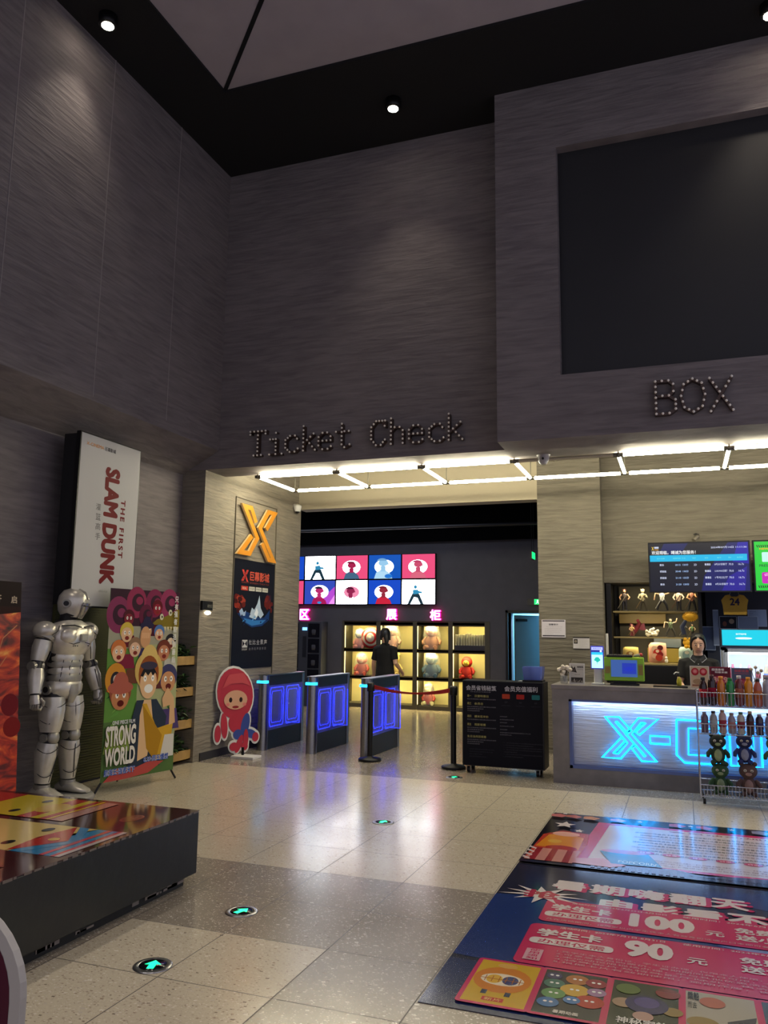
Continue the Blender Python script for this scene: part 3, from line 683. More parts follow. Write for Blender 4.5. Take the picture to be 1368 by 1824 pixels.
def head(g):
    g.T = MS @ HT
    ringed(g, [((0, .0, 0), .062, .062), ((0, 0, .06), .066, .07), ((0, -.005, .085), .075, .085)], m=GAP)
    ringed(g, [((0, -.01, .055), .058, .075), ((0, -.006, .10), .084, .104), ((0, .0, .16), .094, .118), ((0, .004, .22), .092, .116), ((0, .006, .27), .072, .09), ((0, .006, .295), .035, .045)], pw=.9)
    g.loft([((0, -.02, .298), .012, .012), ((0, -.075, .285), .012, .01), ((0, -.115, .23), .012, .008)], SIL2, 8, ref=(1, 0, 0))
    for s in (-1, 1): g.cyl((s*.085, .01, .165), (s*.105, .01, .165), .036, SIL2, n=16); g.cyl((s*.104, .01, .165), (s*.108, .01, .165), .022, GAP, n=14)
hd = S('helmet', head)
def visor(g):
    g.T = MS @ HT
    g.loft([((0, -.088, .058), .034, .02), ((0, -.098, .10), .05, .022), ((0, -.108, .155), .064, .022), ((0, -.112, .20), .062, .018)], mat('visor_steel', 'a6a49a', .25, metal=.8), 14, ref=(1, 0, 0))
    g.box(-.062, .062, -.134, -.10, .168, .177, GAP)
    for k in range(4): g.box(-.026, .026, -.124+.003*k, -.09, .122-.013*k, .126-.013*k, GAP)
S('visor', visor, hd)
for s in (-1, 1):
    def arm(g, s=s):
        g.loft([((s*.215, .0, 1.44), .06, .06), ((s*.27, .01, 1.20), .045, .045), ((s*.30, -.01, 1.12), .042, .042), ((s*.335, -.05, .90), .034, .034)], GAP, 12)
    S('arm_core', arm)
    def pauld(g, s=s):
        g.ball((s*.232, .0, 1.43), (.083, .098, .078), SIL, 16, 10, Matrix.Rotation(s*.4, 3, 'Y'))
        g.loft([((s*.225, 0, 1.375), .078, .088), ((s*.24, 0, 1.35), .074, .08)], SIL2, 16)
    S('shoulder_plate', pauld)
    def uarm(g, s=s): g.loft([((s*.238, .0, 1.345), .062, .066), ((s*.252, .003, 1.28), .068, .07), ((s*.268, .005, 1.20), .058, .06), ((s*.276, .003, 1.17), .05, .052)], SIL, 16)
    S('upper_arm_plate', uarm)
    def elbow(g, s=s): g.cyl((s*.245, -.0, 1.135), (s*.345, -.0, 1.13), .042, SIL2, n=14)
    S('elbow_joint', elbow)
    def farm(g, s=s): g.loft([((s*.296, -.01, 1.105), .052, .056), ((s*.31, -.025, 1.03), .062, .066), ((s*.325, -.042, .95), .05, .052), ((s*.334, -.052, .905), .041, .043)], SIL, 16)
    S('forearm_plate', farm)
    def hand(g, s=s):
        c = V3((s*.342, -.062, .855)); g.loft([(c+V3((0, .005, .045)), .028, .036), (c+V3((0, 0, .0)), .032, .045), (c+V3((0, -.005, -.03)), .03, .043)], SIL, 12, ref=(1, 0, 0))
        for k in range(4):
            y = -.036+k*.022; q = c+V3((0, y, -.028))
            g.tube([q, q+V3((s*.006, 0, -.03-.003*(k in (1, 2)))), q+V3((-s*.022, 0, -.045)), q+V3((-s*.035, 0, -.02))], .0115, SIL2, 8)
        g.tube([c+V3((-s*.012, -.04, .02)), c+V3((-s*.03, -.06, -.01)), c+V3((-s*.038, -.045, -.04))], .0125, SIL2, 8)
    S('gauntlet', hand)
    def seams(g, s=s):
        def ln(pts, w=.0032): g.tube(pts, w, GAP, 6)
        for z, rx, ry, cx in ((.80, .0935, .107, .100), (.665, .082, .094, .1065), (.43, .0755, .087, .121), (.235, .0605, .067, .131)):
            P_ = [(s*cx+rx*math.cos(a_)*.985, -.004-ry*math.sin(a_)*.985, z+.02*math.sin(2*a_)) for a_ in [math.radians(q) for q in range(-20, 201, 20)]]; ln(P_)
        ln([(s*.06, -.085, .86), (s*.055, -.10, .76), (s*.075, -.088, .66), (s*.09, -.078, .585)]); ln([(s*.15, -.075, .85), (s*.165, -.07, .75), (s*.15, -.065, .62)])
        ln([(s*.10, -.082, .46), (s*.095, -.083, .38), (s*.115, -.068, .27), (s*.13, -.05, .17)]); ln([(s*.165, -.05, .46), (s*.17, -.055, .38), (s*.16, -.04, .24)])
        ln([(s*.205, -.068, 1.33), (s*.215, -.07, 1.26), (s*.235, -.058, 1.18)]); ln([(s*.275, -.075, 1.09), (s*.285, -.088, 1.02), (s*.315, -.09, .93)])
        ln([(s*.17, -.085, 1.47), (s*.20, -.10, 1.42), (s*.25, -.095, 1.39)]); ln([(s*.03, -.172, 1.33), (s*.09, -.165, 1.315), (s*.15, -.125, 1.335), (s*.185, -.07, 1.36)])
        ln([(s*.02, -.118, 1.22), (s*.06, -.115, 1.12), (s*.05, -.112, 1.02)]); ln([(s*.10, -.095, 1.22), (s*.11, -.085, 1.10), (s*.12, -.08, 1.0)])
        for z in range(7): g.ball((s*(.155+.003*z), -.072+.002*z, .82-.028*z), .005, GAP, 6, 5); g.ball((s*(.06+.012*z), -.178+.010*z, 1.30), .005, GAP, 6, 5)
    tag(S('panel_seams', seams), 'dark panel lines and rivets', kind='stuff')
    dx, dy = s*.03, (.02 if s > 0 else -.02)
    def legc(g, s=s): g.loft([((s*.09, 0, .90), .075, .08), ((s*.11, -.01, .52), .05, .055), ((s*.125, .0, .30), .045, .05), ((s*.135, .01, .10), .035, .04)], GAP, 12)
    S('leg_core', legc)
    def thigh(g, s=s): ringed(g, [((s*.098, 0, .865), .085, .098), ((s*.102, -.004, .76), .094, .108), ((s*.108, -.008, .64), .078, .09), ((s*.112, -.01, .575), .066, .076)], pw=.9)
    S('thigh_plate', thigh)
    def knee(g, s=s):
        g.ball((s*.114, -.052, .535), (.052, .04, .062), SIL2, 14, 10); g.cyl((s*.055, -.005, .53), (s*.175, -.005, .53), .036, SIL2, n=14)
    S('knee_plate', knee)
    def shin(g, s=s): ringed(g, [((s*.117, -.005, .49), .066, .076), ((s*.122, .004, .40), .078, .09), ((s*.129, .008, .27), .064, .072), ((s*.134, .008, .16), .052, .058)], pw=.9)
    S('shin_plate', shin)
    def boot(g, s=s):
        g.loft([((s*.136, .095, .075), .045, .03), ((s*.136, .07, .085), .056, .04), ((s*.137, .0, .095), .058, .05), ((s*.142, -.09, .08), .062, .035), ((s*.146, -.17, .066), .05, .02), ((s*.148, -.195, .062), .03, .012)], SIL, 14, ref=(1, 0, 0), pw=.8)
        ringed(g, [((s*.135, .01, .09), .056, .07), ((s*.135, .008, .15), .058, .062)], m=SIL2)
    S('boot', boot)

# ================================================================== PLANT RACK
t = thing('plant_rack', 'black metal ladder rack of wooden planter boxes with green leaves behind the film banner', 'plant stand', (-5.40, 7.90, 0))
g = Geo()
for y in (7.42, 8.33):
    g.box(-5.36, -5.335, y-.013, y+.013, 0, 1.42, BLACK); g.box(-5.59, -5.565, y-.013, y+.013, 0, 1.42, BLACK)
    g.box(-5.59, -5.335, y-.013, y+.013, 1.40, 1.425, BLACK)
    for z in (.05, .39, .75, 1.10): g.box(-5.59, -5.335, y-.01, y+.01, z-.03, z-.01, BLACK)
g.box(-5.59, -5.565, 7.42, 8.33, 1.40, 1.425, BLACK)
g.build('rack_frame', t)
LEAF = [mat('leaf_green', '2d4a28', .5), mat('leaf_dark', '1b3220', .5), mat('leaf_mid', '3c5c30', .45)]
def leaf(g, c, d, L, W, m):
    d = d.normalized(); s = d.cross(V3((0, 0, 1))); s = (s if s.length > .1 else V3((1, 0, 0))).normalized(); n = s.cross(d)
    pts = [c, c+d*L*.3+s*W+n*.01, c+d*L*.65+s*W*.8, c+d*L-V3((0, 0, L*.25)), c+d*L*.65-s*W*.8, c+d*L*.3-s*W+n*.01, c+d*L*.5-n*.012]
    g.add(pts, [(0, 6, 1), (1, 6, 2), (2, 6, 3), (3, 6, 4), (4, 6, 5), (5, 6, 0)], m)
random.seed(9)
for z in (.04, .38, .74, 1.09):
    g = Geo(); g.box(-5.56, -5.335, 7.44, 8.31, z, z+.012, WOOD)
    for a_ in ((-5.56, -5.545, 7.44, 8.31), (-5.350, -5.335, 7.44, 8.31), (-5.56, -5.335, 7.44, 7.455), (-5.56, -5.335, 8.295, 8.31)): g.box(*a_, z, z+.11, WOOD)
    bx = g.build('planter_box', t)
    g = Geo()
    for k in range(150):
        c = V3((random.uniform(-5.53, -5.36), random.uniform(7.48, 8.28), z+.08+random.random()*.16)); a_ = random.uniform(0, 6.28)
        leaf(g, c, V3((math.cos(a_), math.sin(a_)*.6, random.uniform(-.3, .8))), random.uniform(.06, .10), random.uniform(.018, .03), random.choice(LEAF))
    g.build('foliage', bx)

# ================================================================== CARTOON CUTOUT
ct = V3((-5.10, 8.76, 0)); nrm = V3((.80, -.60, 0)).normalized(); uu = V3((-nrm.y, nrm.x, 0))
F = Frame(ct-uu*.30+V3((0, 0, .07)), uu*.60, (0, 0, 1.0))
t = thing('cutout_figure', 'red and blue crouching cartoon child cutout against the grey wall, left of the gates', 'cutout', ct)
def blob(shapes, grow, d0, d1, g, m):
    for k, (u, v, ru, rv, tl) in enumerate(shapes):
        tt = math.radians(tl); pts = []
        for q in range(22):
            a_ = 2*math.pi*q/22; x, y = (ru+grow)*.6*math.cos(a_), (rv+grow)*math.sin(a_)
            pts.append((u+(x*math.cos(tt)-y*math.sin(tt))/.6, v+x*math.sin(tt)+y*math.cos(tt)))
        g.prism(pts, F, d0, d1+k*.0003, m)
SH = [(.46, .67, .38, .31, 12), (.56, .33, .22, .13, 0), (.70, .30, .09, .14, -10), (.25, .30, .07, .15, 5), (.12, .21, .065, .10, 0), (.55, .19, .10, .06, 60), (.83, .19, .14, .05, -25), (.93, .15, .07, .055, 0), (.58, .08, .06, .11, -20), (.72, .13, .055, .12, 0), (.70, .05, .07, .05, 0), (.47, .05, .09, .05, 20)]
g = Geo(); blob(SH, .028, -.006, 0, g, WHITE); g.build('backing_board', t)
g = Geo(); CR, CB = mat('cutout_red', 'b02038', .45), mat('cutout_blue', '27408c', .45)
for i, s_ in enumerate(SH): blob([s_], 0, .0035, .006+.0006*i, g, CB if i in (2, 5, 6) else CR)
g.build('figure_print', t)
a = Art(F, .014)
a.ell(.47, .60, .25, .19*.6, 'd0a084'); a.poly([(.18, .74), (.30, .90), (.62, .92), (.78, .76), (.60, .80), (.36, .79)], 'c45058')
for u in (.36, .58): a.ell(u, .60, .035, .03, '2a1c1c')
a.ell(.47, .515, .07, .016, '8a2a30')
for u in (.30, .66): a.ell(u, .545, .04, .02, 'd88078')
a.build('face_print', t)
g = Geo(); c_ = ct+V3((.05, 0, 0)); g.add([], [], WHITE); g.box(c_.x-.03, c_.x+.27, c_.y-.13, c_.y+.08, 0, .03, WHITE); g.box(c_.x+.05, c_.x+.08, c_.y-.02, c_.y+.0, .03, .12, BLACK); g.build('foot_plate', t, bevel=.004)

# ================================================================== TURNSTILES
BLED = mat('blue_led', '1020ff', .3, emit=4.5, ecol='1626ff'); CLED = mat('cyan_led', '20b8ff', .3, emit=8, ecol='18a8ff')
BGL = mat('blue_glass', '0a0a50', .12, emit=.16, ecol='0c10c0'); GATEB = mat('gate_dark', '2b2c33', .35, metal=.6)
CLR = mat('clear_acrylic', 'd8e4f4', .05, alpha=.07)
def gate(X, label, group='swing gates of the ticket check'):
    t = thing('turnstile_gate', label, 'gate', (X, 9.9, 0), 0, group)
    x0, x1, ya, yb = X-.13, X, 9.34, 10.46
    g = Geo(); g.box(x0+.012, x1-.012, ya+.07, yb-.0, 0, .24, GATEB); g.build('base_cabinet', t, bevel=.004)
    g = Geo(); g.box(x0+.01, x1-.01, ya+.07, yb, .80, .925, GATEB); g.build('top_cabinet', t, bevel=.004)
    g = Geo(); g.box(x0, x1, ya+.02, yb+.01, .925, .94, STEEL); g.build('top_cover', t, bevel=.004)
    g = Geo(); g.cyl((x0+.065, ya+.07, 0), (x0+.065, ya+.07, .935), .068, STEEL, n=24); g.build('front_post', t)
    g = Geo(); g.box(x0, x1, yb-.05, yb+.01, 0, .925, STEEL); g.build('rear_post', t, bevel=.006)
    g = Geo(); g.box(x0-.004, x1+.004, ya-.0, ya+.06, .835, .865, CLED); g.build('status_light', t)
    g = Geo(); g.box(x0+.05, x1-.05, ya+.14, yb-.05, .24, .80, BGL); g.build('light_panel', t)
    for k, (wa, wb) in enumerate(((ya+.18, ya+.56), (ya+.64, yb-.10))):
        g = Geo()
        for e, (ins, r) in enumerate(((0, .0042), (.045, .0024))):
            a_, b_, c_, d_ = wa+ins, wb-ins, .275+ins, .765-ins
            for xx in (x1-.03, x0+.03):
                P_ = [(xx, a_, c_+.04), (xx, a_+.02, c_), (xx, b_-.02, c_), (xx, b_, c_+.04), (xx, b_, d_-.04), (xx, b_-.02, d_), (xx, a_+.02, d_), (xx, a_, d_-.04), (xx, a_, c_+.04)]
                g.tube(P_, r, BLED, 6)
        g.build('led_outline', t)
    g = Geo(); g.box(x1-.02, x1-.014, ya+.14, yb-.05, .24, .80, CLR); g.box(x0+.014, x0+.02, ya+.14, yb-.05, .24, .80, CLR); g.build('window_pane', t)
    g = Geo()
    yf = ya+.60; g.box(x1, x1+.20, yf-.006, yf+.006, .30, .78, CLR); g.build('swing_flap', t)
    g = Geo(); g.tube([(x1, yf, .30), (x1+.19, yf, .30), (x1+.19, yf, .76)], .004, BLED, 6); g.build('flap_light', t)
    return t
gate(-5.02, 'blue lit steel gate nearest the logo wall, left of the other two')
gate(-4.33, 'blue lit steel gate in the middle, between two others')
gate(-3.60, 'blue lit steel gate beside the black belt post, nearest the menu board')
for X in (-5.02, -4.33, -3.60): area('gate_glow', (X+.02, 9.9, .52), .5, .3, (.08, .12, 1), (0, math.radians(-90), 0), .9)
# belt posts
def belt_post(x, y, label):
    t = thing('belt_post', label, 'stanchion', (x, y, 0), 0, 'belt posts')
    g = Geo(); g.lathe((x, y, 0), [(.135, 0), (.14, .015), (.13, .03), (.04, .045), (.03, .06)], BLACK, 28); g.build('foot_disc', t)
    g = Geo(); g.cyl((x, y, .05), (x, y, .80), .032, BLACK, n=20); g.build('post', t)
    g = Geo(); g.lathe((x, y, .80), [(.04, 0), (.045, .01), (.045, .09), (.03, .105)], BLACK, 20); g.build('belt_head', t)
p1, p2 = fl1, fl2 = at(655, 1348, 2, 0), at(806, 1366, 2, 0)
p1 = V3((-3.52, 9.17, 0)); p2 = V3((-2.47, 9.06, 0))
belt_post(p1.x, p1.y, 'black belt post standing against the right-hand gate')
belt_post(p2.x, p2.y, 'black belt post half hidden behind the black menu board')
g = Geo(); N_ = 24; a_, b_ = V3((p1.x+.04, p1.y, .855)), V3((p2.x-.04, p2.y, .855)); vs = []
for i in range(N_+1):
    q = i/N_; c = a_.lerp(b_, q); c.z -= .055*4*q*(1-q); tw = .024*(1-.55*math.sin(math.pi*q)**2)
    vs += [c+V3((0, 0, tw)), c+V3((0, .006, -tw))]
fs = [(2*i, 2*i+1, 2*i+3, 2*i+2) for i in range(N_)]; g.add(vs, fs, mat('belt_red', 'a81820', .6))
o = g.build('barrier_belt'); so = o.modifiers.new('thick', 'SOLIDIFY'); so.thickness = .002
tag(o, 'red belt stretched between the two black posts', 'belt')
# ================================================================== MENU CART
ym = 8.86; m0, m1 = -2.315, -1.42
t = thing('menu_cart', 'black notice board on casters between the belt post and the marble counter', 'board', ((m0+m1)/2, ym+.15, 0))
g = Geo(); g.box(m0, m1, ym, ym+.30, .075, .985, mat('cart_black', '0f0f12', .45)); g.build('cabinet', t, bevel=.004)
for x in (m0+.06, m1-.08):
    for y in (ym+.05, ym+.25):
        g = Geo(); g.cyl((x-.015, y, .032), (x+.015, y, .032), .032, BLACK, n=16); g.cyl((x-.017, y, .032), (x+.017, y, .032), .014, STEEL, n=12); g.box(x-.022, x-.017, y-.012, y+.012, .02, .078, STEEL); g.box(x+.017, x+.022, y-.012, y+.012, .02, .078, STEEL); g.build('caster', t)
F = wallframe(m0, m1, ym, .075, .985)
g = Geo(); g.prism([(.015, .01), (.985, .01), (.985, .99), (.015, .99)], F, .0, .006, flat('15151f', .35)); g.build('board_face', t)
a = Art(F, .0075); W1, W2, YE = 'b4b2bc', '807e8a', 'b0a86c'
a.text('会员省钱秘笈', .05, .885, .43, .945, W1, bold=.03); a.text('VIP会员日专属优惠', .10, .862, .36, .876, W2)
for v, s1, s2, ln in ((.805, '周一', '汉堡特惠日', 1), (.715, '周三', '会员日', 3), (.565, '周四', '爆米花半价', 1), (.47, '周五', '观影钜惠', 3), (.33, '生日当月回馈惠', '', 3)):
    a.text(s1, .065, v, .115 if s2 else .30, v+.028, YE, bold=.01)
    if s2: a.text(s2, .155, v, .155+.035*len(s2), v+.028, YE, bold=.01)
    for k in range(ln): a.text(('购买任意套餐立减优惠仅限当天使用', '会员购票享受特价', '不与其他优惠同享')[k], .065, v-.03-k*.024, (.42, .27, .22)[k], v-.016-k*.024, W2)
for k in range(4): a.text(('本活动最终解释权归影城所有如有疑问请咨询前台', '活动时间以现场公告为准', '会员卡仅限本人使用', '请妥善保管您的会员卡')[k], .09, .19-k*.028, (.40, .38, .25, .3)[k], .204-k*.028, '3a3944')
a.text('会员充值福利', .53, .885, .93, .95, W1, bold=.03)
for u, c in ((.50, 'a8402c'), (.675, 'a02a26'), (.86, '2a7078')):
    a.rrect(u, .80, u+.095, .855, c, .01, .008); a.text('赠票', u+.03, .75, u+.065, .77, '3d3c48'); a.text('充值立享会员折扣', u-.01, .715, u+.10, .725, '3d3c48')
for k, (v, l) in enumerate(((.585, .09), (.55, .17), (.515, .09), (.475, .17), (.435, .09), (.40, .37), (.375, .14))):
    a.text('会员权益积分兑换说明请咨询前台工作人员'[:max(5, int(l*52))], .47, v, .47+l, v+.013, W2)
for k in range(7): a.text('一、本卡为记名充值卡不可兑换现金充值金额长期有效', .51, .285-k*.026, .51+.48*(.99, .75, .98, .96, .35, .97, .5)[k], .297-k*.026, '45444f')
a.build('lettering', t)
g = Geo(); g.box(-1.72, -1.60, 9.0, 9.10, .985, .99, WHITE); tag(g.build('paper_sheet'), 'white paper lying on top of the black notice board cart', 'paper')
t = thing('acrylic_box', 'blue tinted clear box standing on the black notice board cart', 'box', (-1.55, 9.02, .985))
g = Geo(); g.box(-1.66, -1.44, 8.93, 9.12, .987, 1.005, BLACK); g.build('tray', t, bevel=.004)
g = Geo(); g.loft([((-1.55, 9.02, 1.005), .13, .11), ((-1.55, 9.02, 1.13), .15, .125), ((-1.55, 9.02, 1.15), .145, .12)], mat('blue_acrylic', '5a6cc0', .15, alpha=.75), 4, ref=(1, 1, 0)); g.build('cover', t)

# ================================================================== COUNTER
MAR = mat('grey_marble', '7a7574', .3, noise=.22, nscale=4.5, bump=.05)
yc = 8.65; k0, k1 = -1.30, 2.4; w0, wz0, wz1 = -1.13, .155, .84
t = thing('service_counter', 'grey marble service counter with a sunken silver panel', 'counter', (.5, 9.0, 0))
g = Geo()
for a_ in ((k0, w0, 0, .94), (w0, k1, 0, wz0), (w0, k1, wz1, .94)): g.box(a_[0], a_[1], yc, yc+.12, a_[2], a_[3], MAR)
g.box(k0, k0+.1, yc+.12, yc+.62, 0, .94, MAR); g.build('marble_front', t)
g = Geo(); g.box(k0-.01, k1, yc-.012, yc+.64, .94, .985, MAR); g.build('counter_top', t, bevel=.006)
CRM = mat('frame_metal', '5c6a9a', .3, metal=.8)
g = Geo()
for a_ in ((w0, w0+.03, wz0, wz1), (w0, k1, wz0, wz0+.03), (w0, k1, wz1-.02, wz1)): g.box(a_[0], a_[1], yc-.004, yc+(.008 if a_[2] == wz1-.02 else .10), a_[2], a_[3], CRM)
g.build('window_frame', t)
fm = mat('crinkled_foil', 'd4d8e0', .38, metal=.35)
nt = fm.node_tree; tc = nt.nodes.new('ShaderNodeTexCoord'); mp = nt.nodes.new('ShaderNodeMapping'); mp.inputs['Scale'].default_value = (2, 2, 22)
n_ = nt.nodes.new('ShaderNodeTexNoise'); n_.inputs['Scale'].default_value = 2.2; n_.inputs['Detail'].default_value = 7; bp = nt.nodes.new('ShaderNodeBump'); bp.inputs['Strength'].default_value = .7; bp.inputs['Distance'].default_value = .02
nt.links.new(tc.outputs['Object'], mp.inputs[0]); nt.links.new(mp.outputs[0], n_.inputs['Vector']); nt.links.new(n_.outputs['Fac'], bp.inputs['Height']); nt.links.new(bp.outputs[0], nt.nodes['Principled BSDF'].inputs['Normal'])
g = Geo(); g.box(w0, k1, yc+.10, yc+.115, wz0, wz1, fm); g.build('foil_panel', t)
g = Geo(); g.box(w0+.02, k1, yc+.01, yc+.03, wz1-.018, wz1-.004, mat('window_led', 'd8e8ff', .3, emit=22, ecol='b4d4ff')); g.build('led_strip', t)
# neon lettering
NE = mat('neon_cyan', '18c8ff', .3, emit=5.0, ecol='10a8ff'); NEH = mat('letter_side', '2438b0', .35)
def neon(name, label, outlines, back=True):
    c = [p for o in outlines for p in o]; cx = sum(p[0] for p in c)/len(c); zc = min(p[1] for p in c)
    t = thing(name, label, 'neon letter', (cx, yc+.06, zc), 0, 'neon letters on the counter front')
    for o in outlines:
        if back:
            F = Frame((0, yc+.068, 0), (1, 0, 0), (0, 0, 1)); g = Geo(); g.prism(o, F, -.03, 0, mat('letter_face', 'c0c8dc', .35, metal=.3), NEH); g.build('letter_body', t)
        g = Geo(); g.tube([(x, yc+.055, z) for x, z in o] + [(o[0][0], yc+.055, o[0][1])], .0085, NE, 8); g.build('neon_tube', t)
Lx, Lw, Lz, Lh = -.775, .47, .265, .42
def Q(st, w_): return [(Lx+Lw*p[0], Lz+Lh*p[1]) for p in band(st, w_)]
neon('neon_letter', 'cyan neon letter X, first on the silver counter panel', [Q([(.50, .64), (.27, .93), (.10, .93), (.52, .38), (.28, .07), (.03, .07), (.36, .46)], .055), Q([(.66, .62), (.97, .93), (.72, .93), (.48, .60), (.93, .04), (.76, .04), (.58, .30)], .055)])
neon('neon_letter', 'cyan neon dash between X and C on the counter', [[(-.345, .435), (-.155, .435), (-.155, .51), (-.345, .51)]])
neon('neon_letter', 'cyan neon letter C half behind the wire drinks rack', [[(-.09, .68), (.26, .68), (.26, .60), (.02, .60), (.01, .35), (.26, .35), (.26, .27), (-.03, .27), (-.10, .34)]])
neon('neon_letter', 'cyan neon letter I behind the wire drinks rack', [[(.30, .68), (.34, .68), (.34, .27), (.30, .27)]])
neon('neon_letter', 'cyan neon letter N behind the wire drinks rack', [[(.39, .27), (.39, .68), (.47, .68), (.60, .42), (.60, .68), (.67, .68), (.67, .27), (.60, .27), (.46, .54), (.46, .27)]])
neon('neon_letter', 'cyan neon letter E at the right edge behind the rack', [[(.73, .27), (.73, .68), (.98, .68), (.98, .61), (.80, .61), (.80, .51), (.94, .51), (.94, .44), (.80, .44), (.80, .34), (.98, .34), (.98, .27)]])
neon('neon_letter', 'cyan neon letter M out at the right', [[(1.03, .27), (1.03, .68), (1.11, .68), (1.19, .5), (1.27, .68), (1.35, .68), (1.35, .27), (1.28, .27), (1.28, .54), (1.19, .38), (1.10, .54), (1.10, .27)]])
# ---- things on the counter
zt = .985
t = thing('flower_vase', 'small glass vase of white cotton flowers at the counter end', 'vase', (-1.20, 8.86, zt))
g = Geo(); g.lathe((-1.20, 8.86, zt), [(.035, 0), (.04, .01), (.04, .08), (.036, .085)], mat('vase_glass', 'b0b4b4', .1, alpha=.4), 16); g.build('glass', t)
random.seed(4)
for k, (dx, dz) in enumerate(((-.045, .15), (-.01, .12), (.03, .165), (.06, .15), (.0, .175), (-.02, .09))):
    g = Geo(); g.tube([(-1.20, 8.86, zt+.02), (-1.20+dx*.5, 8.86, zt+.09), (-1.20+dx, 8.85, zt+dz)], .003, mat('stem_brown', '3c2c20', .7), 6); s = g.build('stem', t)
    g = Geo()
    for q in range(5): g.ball((-1.20+dx+random.uniform(-.012, .012), 8.85+random.uniform(-.012, .012), zt+dz+random.uniform(-.01, .012)), .018, mat('cotton', 'e0d8c8', .9, noise=.1), 10, 6)
    g.build('blossom', s)
g = Geo(); g.tube([(-1.19, 8.86, zt+.02), (-1.17, 8.87, zt+.15), (-1.12, 8.88, zt+.26)], .004, mat('stem_brown')); g.build('twig', t)
def framed(name, label, cat, x0, x1, z0, z1, y, art, thick=.012, border='cfcdc8', lean=0, group=None):
    t = thing(name, label, cat, ((x0+x1)/2, y, z0), 0, group); F = Frame((x0, y, z0), (x1-x0, 0, 0), (0, lean, z1-z0))
    g = Geo(); g.prism([(0, 0), (1, 0), (1, 1), (0, 1)], F, -thick, 0, flat(border, .4)); g.build('board', t)
    a = Art(F, .0008); art(a); a.build('print', t)
    return t
def art_card(a):
    a.rect(.07, .05, .93, .95, 'b9b6b0'); a.poly([(.1, .6), (.16, .9), (.25, .75), (.36, .85), (.46, .62), (.5, .55)], '2a2625'); a.ell(.3, .66, .12, .08, '4c4644')
    a.text('畅享影城', .52, .78, .9, .87, '3a3634', bold=.04); a.text('扫码购票更优惠', .5, .68, .9, .72, '6a6664'); a.text('WELCOME', .35, .44, .7, .48, '4a4644'); a.rect(.12, .08, .88, .32, '3a3634')
    for k in range(9): a.rect(.15+k*.08, .1, .20+k*.08, .14+.14*((k*7) % 5)/5, ('9a9288', '6a625a', 'c0b8ac')[k % 3])
framed('card_frame', 'white framed card with black pictures beside the cotton vase', 'sign', -1.145, -.985, zt, 1.20, 8.84, art_card, lean=.03)
t = thing('payment_terminal', 'white payment terminal with a bright blue screen on a stand', 'terminal', (-.855, 8.93, zt))
g = Geo(); g.box(-.92, -.79, 8.87, 8.99, zt, zt+.015, WHITE); g.build('foot_plate', t, bevel=.004)
g = Geo(); g.loft([((-.855, 8.94, zt+.01), .045, .018), ((-.855, 8.94, zt+.20), .04, .015)], WHITE, 12, ref=(1, 0, 0), pw=.5); g.build('stand', t)
g = Geo(); g.box(-.925, -.79, 8.905, 8.93, 1.145, 1.385, mat('terminal_shell', '3c3ca0', .3, emit=.25, ecol='3a48ff')); g.build('tablet', t, bevel=.008)
a = Art(wallframe(-.918, -.797, 8.905, 1.155, 1.378), .001, M=glow)
a.rect(.02, .0, .98, .72, 'b8f2ff'); a.rect(.02, .62, .98, .74, '28b8f8'); a.rect(.02, .84, .98, .98, 'b0b8ff'); a.text('刷脸支付', .15, .88, .85, .95, '2030a0')
for u, v, r in ((.5, .42, .2), (.36, .38, .12), (.64, .38, .13), (.52, .33, .13)): a.ell(u, v, r, r*.45, '18b0a0')
a.rect(.48, .18, .52, .34, '18b0a0'); a.ell(.82, .79, .09, .045, 'f0f0ff'); a.build('screen', t)
t = thing('touch_screen', 'green framed till touch screen standing on the counter', 'monitor', (-.58, 8.93, zt))
GRN = mat('lime_plastic', '8cc030', .4); F = wallframe(-.785, -.385, 8.88, 1.03, 1.275)
g = Geo(); g.T = Matrix.Identity(4); g.box(-.785, -.385, 8.88, 8.92, 1.03, 1.275, GRN); g.build('bezel', t, bevel=.01)
g = Geo(); g.box(-.70, -.47, 8.92, 9.0, zt, 1.2, BLACK); g.box(-.73, -.44, 8.87, 9.02, zt, zt+.02, BLACK); g.build('stand', t, bevel=.004)
a = Art(F, .002, M=lambda c: glow(c, .55)); a.rect(.17, .17, .83, .88, '4c78d0'); a.rect(.45, .3, .80, .75, '2848e0'); a.ell(.62, .5, .12, .1, '2040f0'); a.build('screen', t)
a = Art(F, .002); a.rect(.015, .3, .15, .62, '8f9a54')
for k in range(6): a.rect(.02, .33+k*.045, .145, .345+k*.045, 'a03c40')
a.build('side_sticker', t)
a = Art(F, .002); a.rect(.855, .25, .97, .72, '8f9a54')
for k in range(6): a.rect(.86, .29+k*.065, .965, .31+k*.065, 'a03c40')
a.build('side_sticker', t)
t = thing('keyboard', 'dark keyboard resting on top of the green till screen', 'keyboard', (-.60, 8.95, 1.278))
g = Geo(); g.box(-.76, -.50, 8.88, 9.02, 1.275, 1.292, BLACK); g.build('case', t, bevel=.003)
g = Geo()
for i in range(13):
    for j in range(4): g.box(-.752+i*.0192, -.738+i*.0192, 8.89+j*.031, 8.915+j*.031, 1.292, 1.299, mat('key_grey', '6c6a62', .5))
g.build('keys', t)
t = thing('hand_scanner', 'small red and white hand scanner lying beside the keyboard', 'scanner', (-.45, 8.95, 1.278))
g = Geo(); g.loft([((-.49, 8.95, 1.287), .012, .012), ((-.46, 8.95, 1.292), .018, .016), ((-.42, 8.94, 1.298), .024, .018)], mat('scanner_grey', '8a8682', .4), 10); g.build('handle', t)
g = Geo(); g.ball((-.418, 8.94, 1.302), (.022, .022, .018), mat('scanner_red', 'b02a30', .4), 10, 6); g.build('head', t)
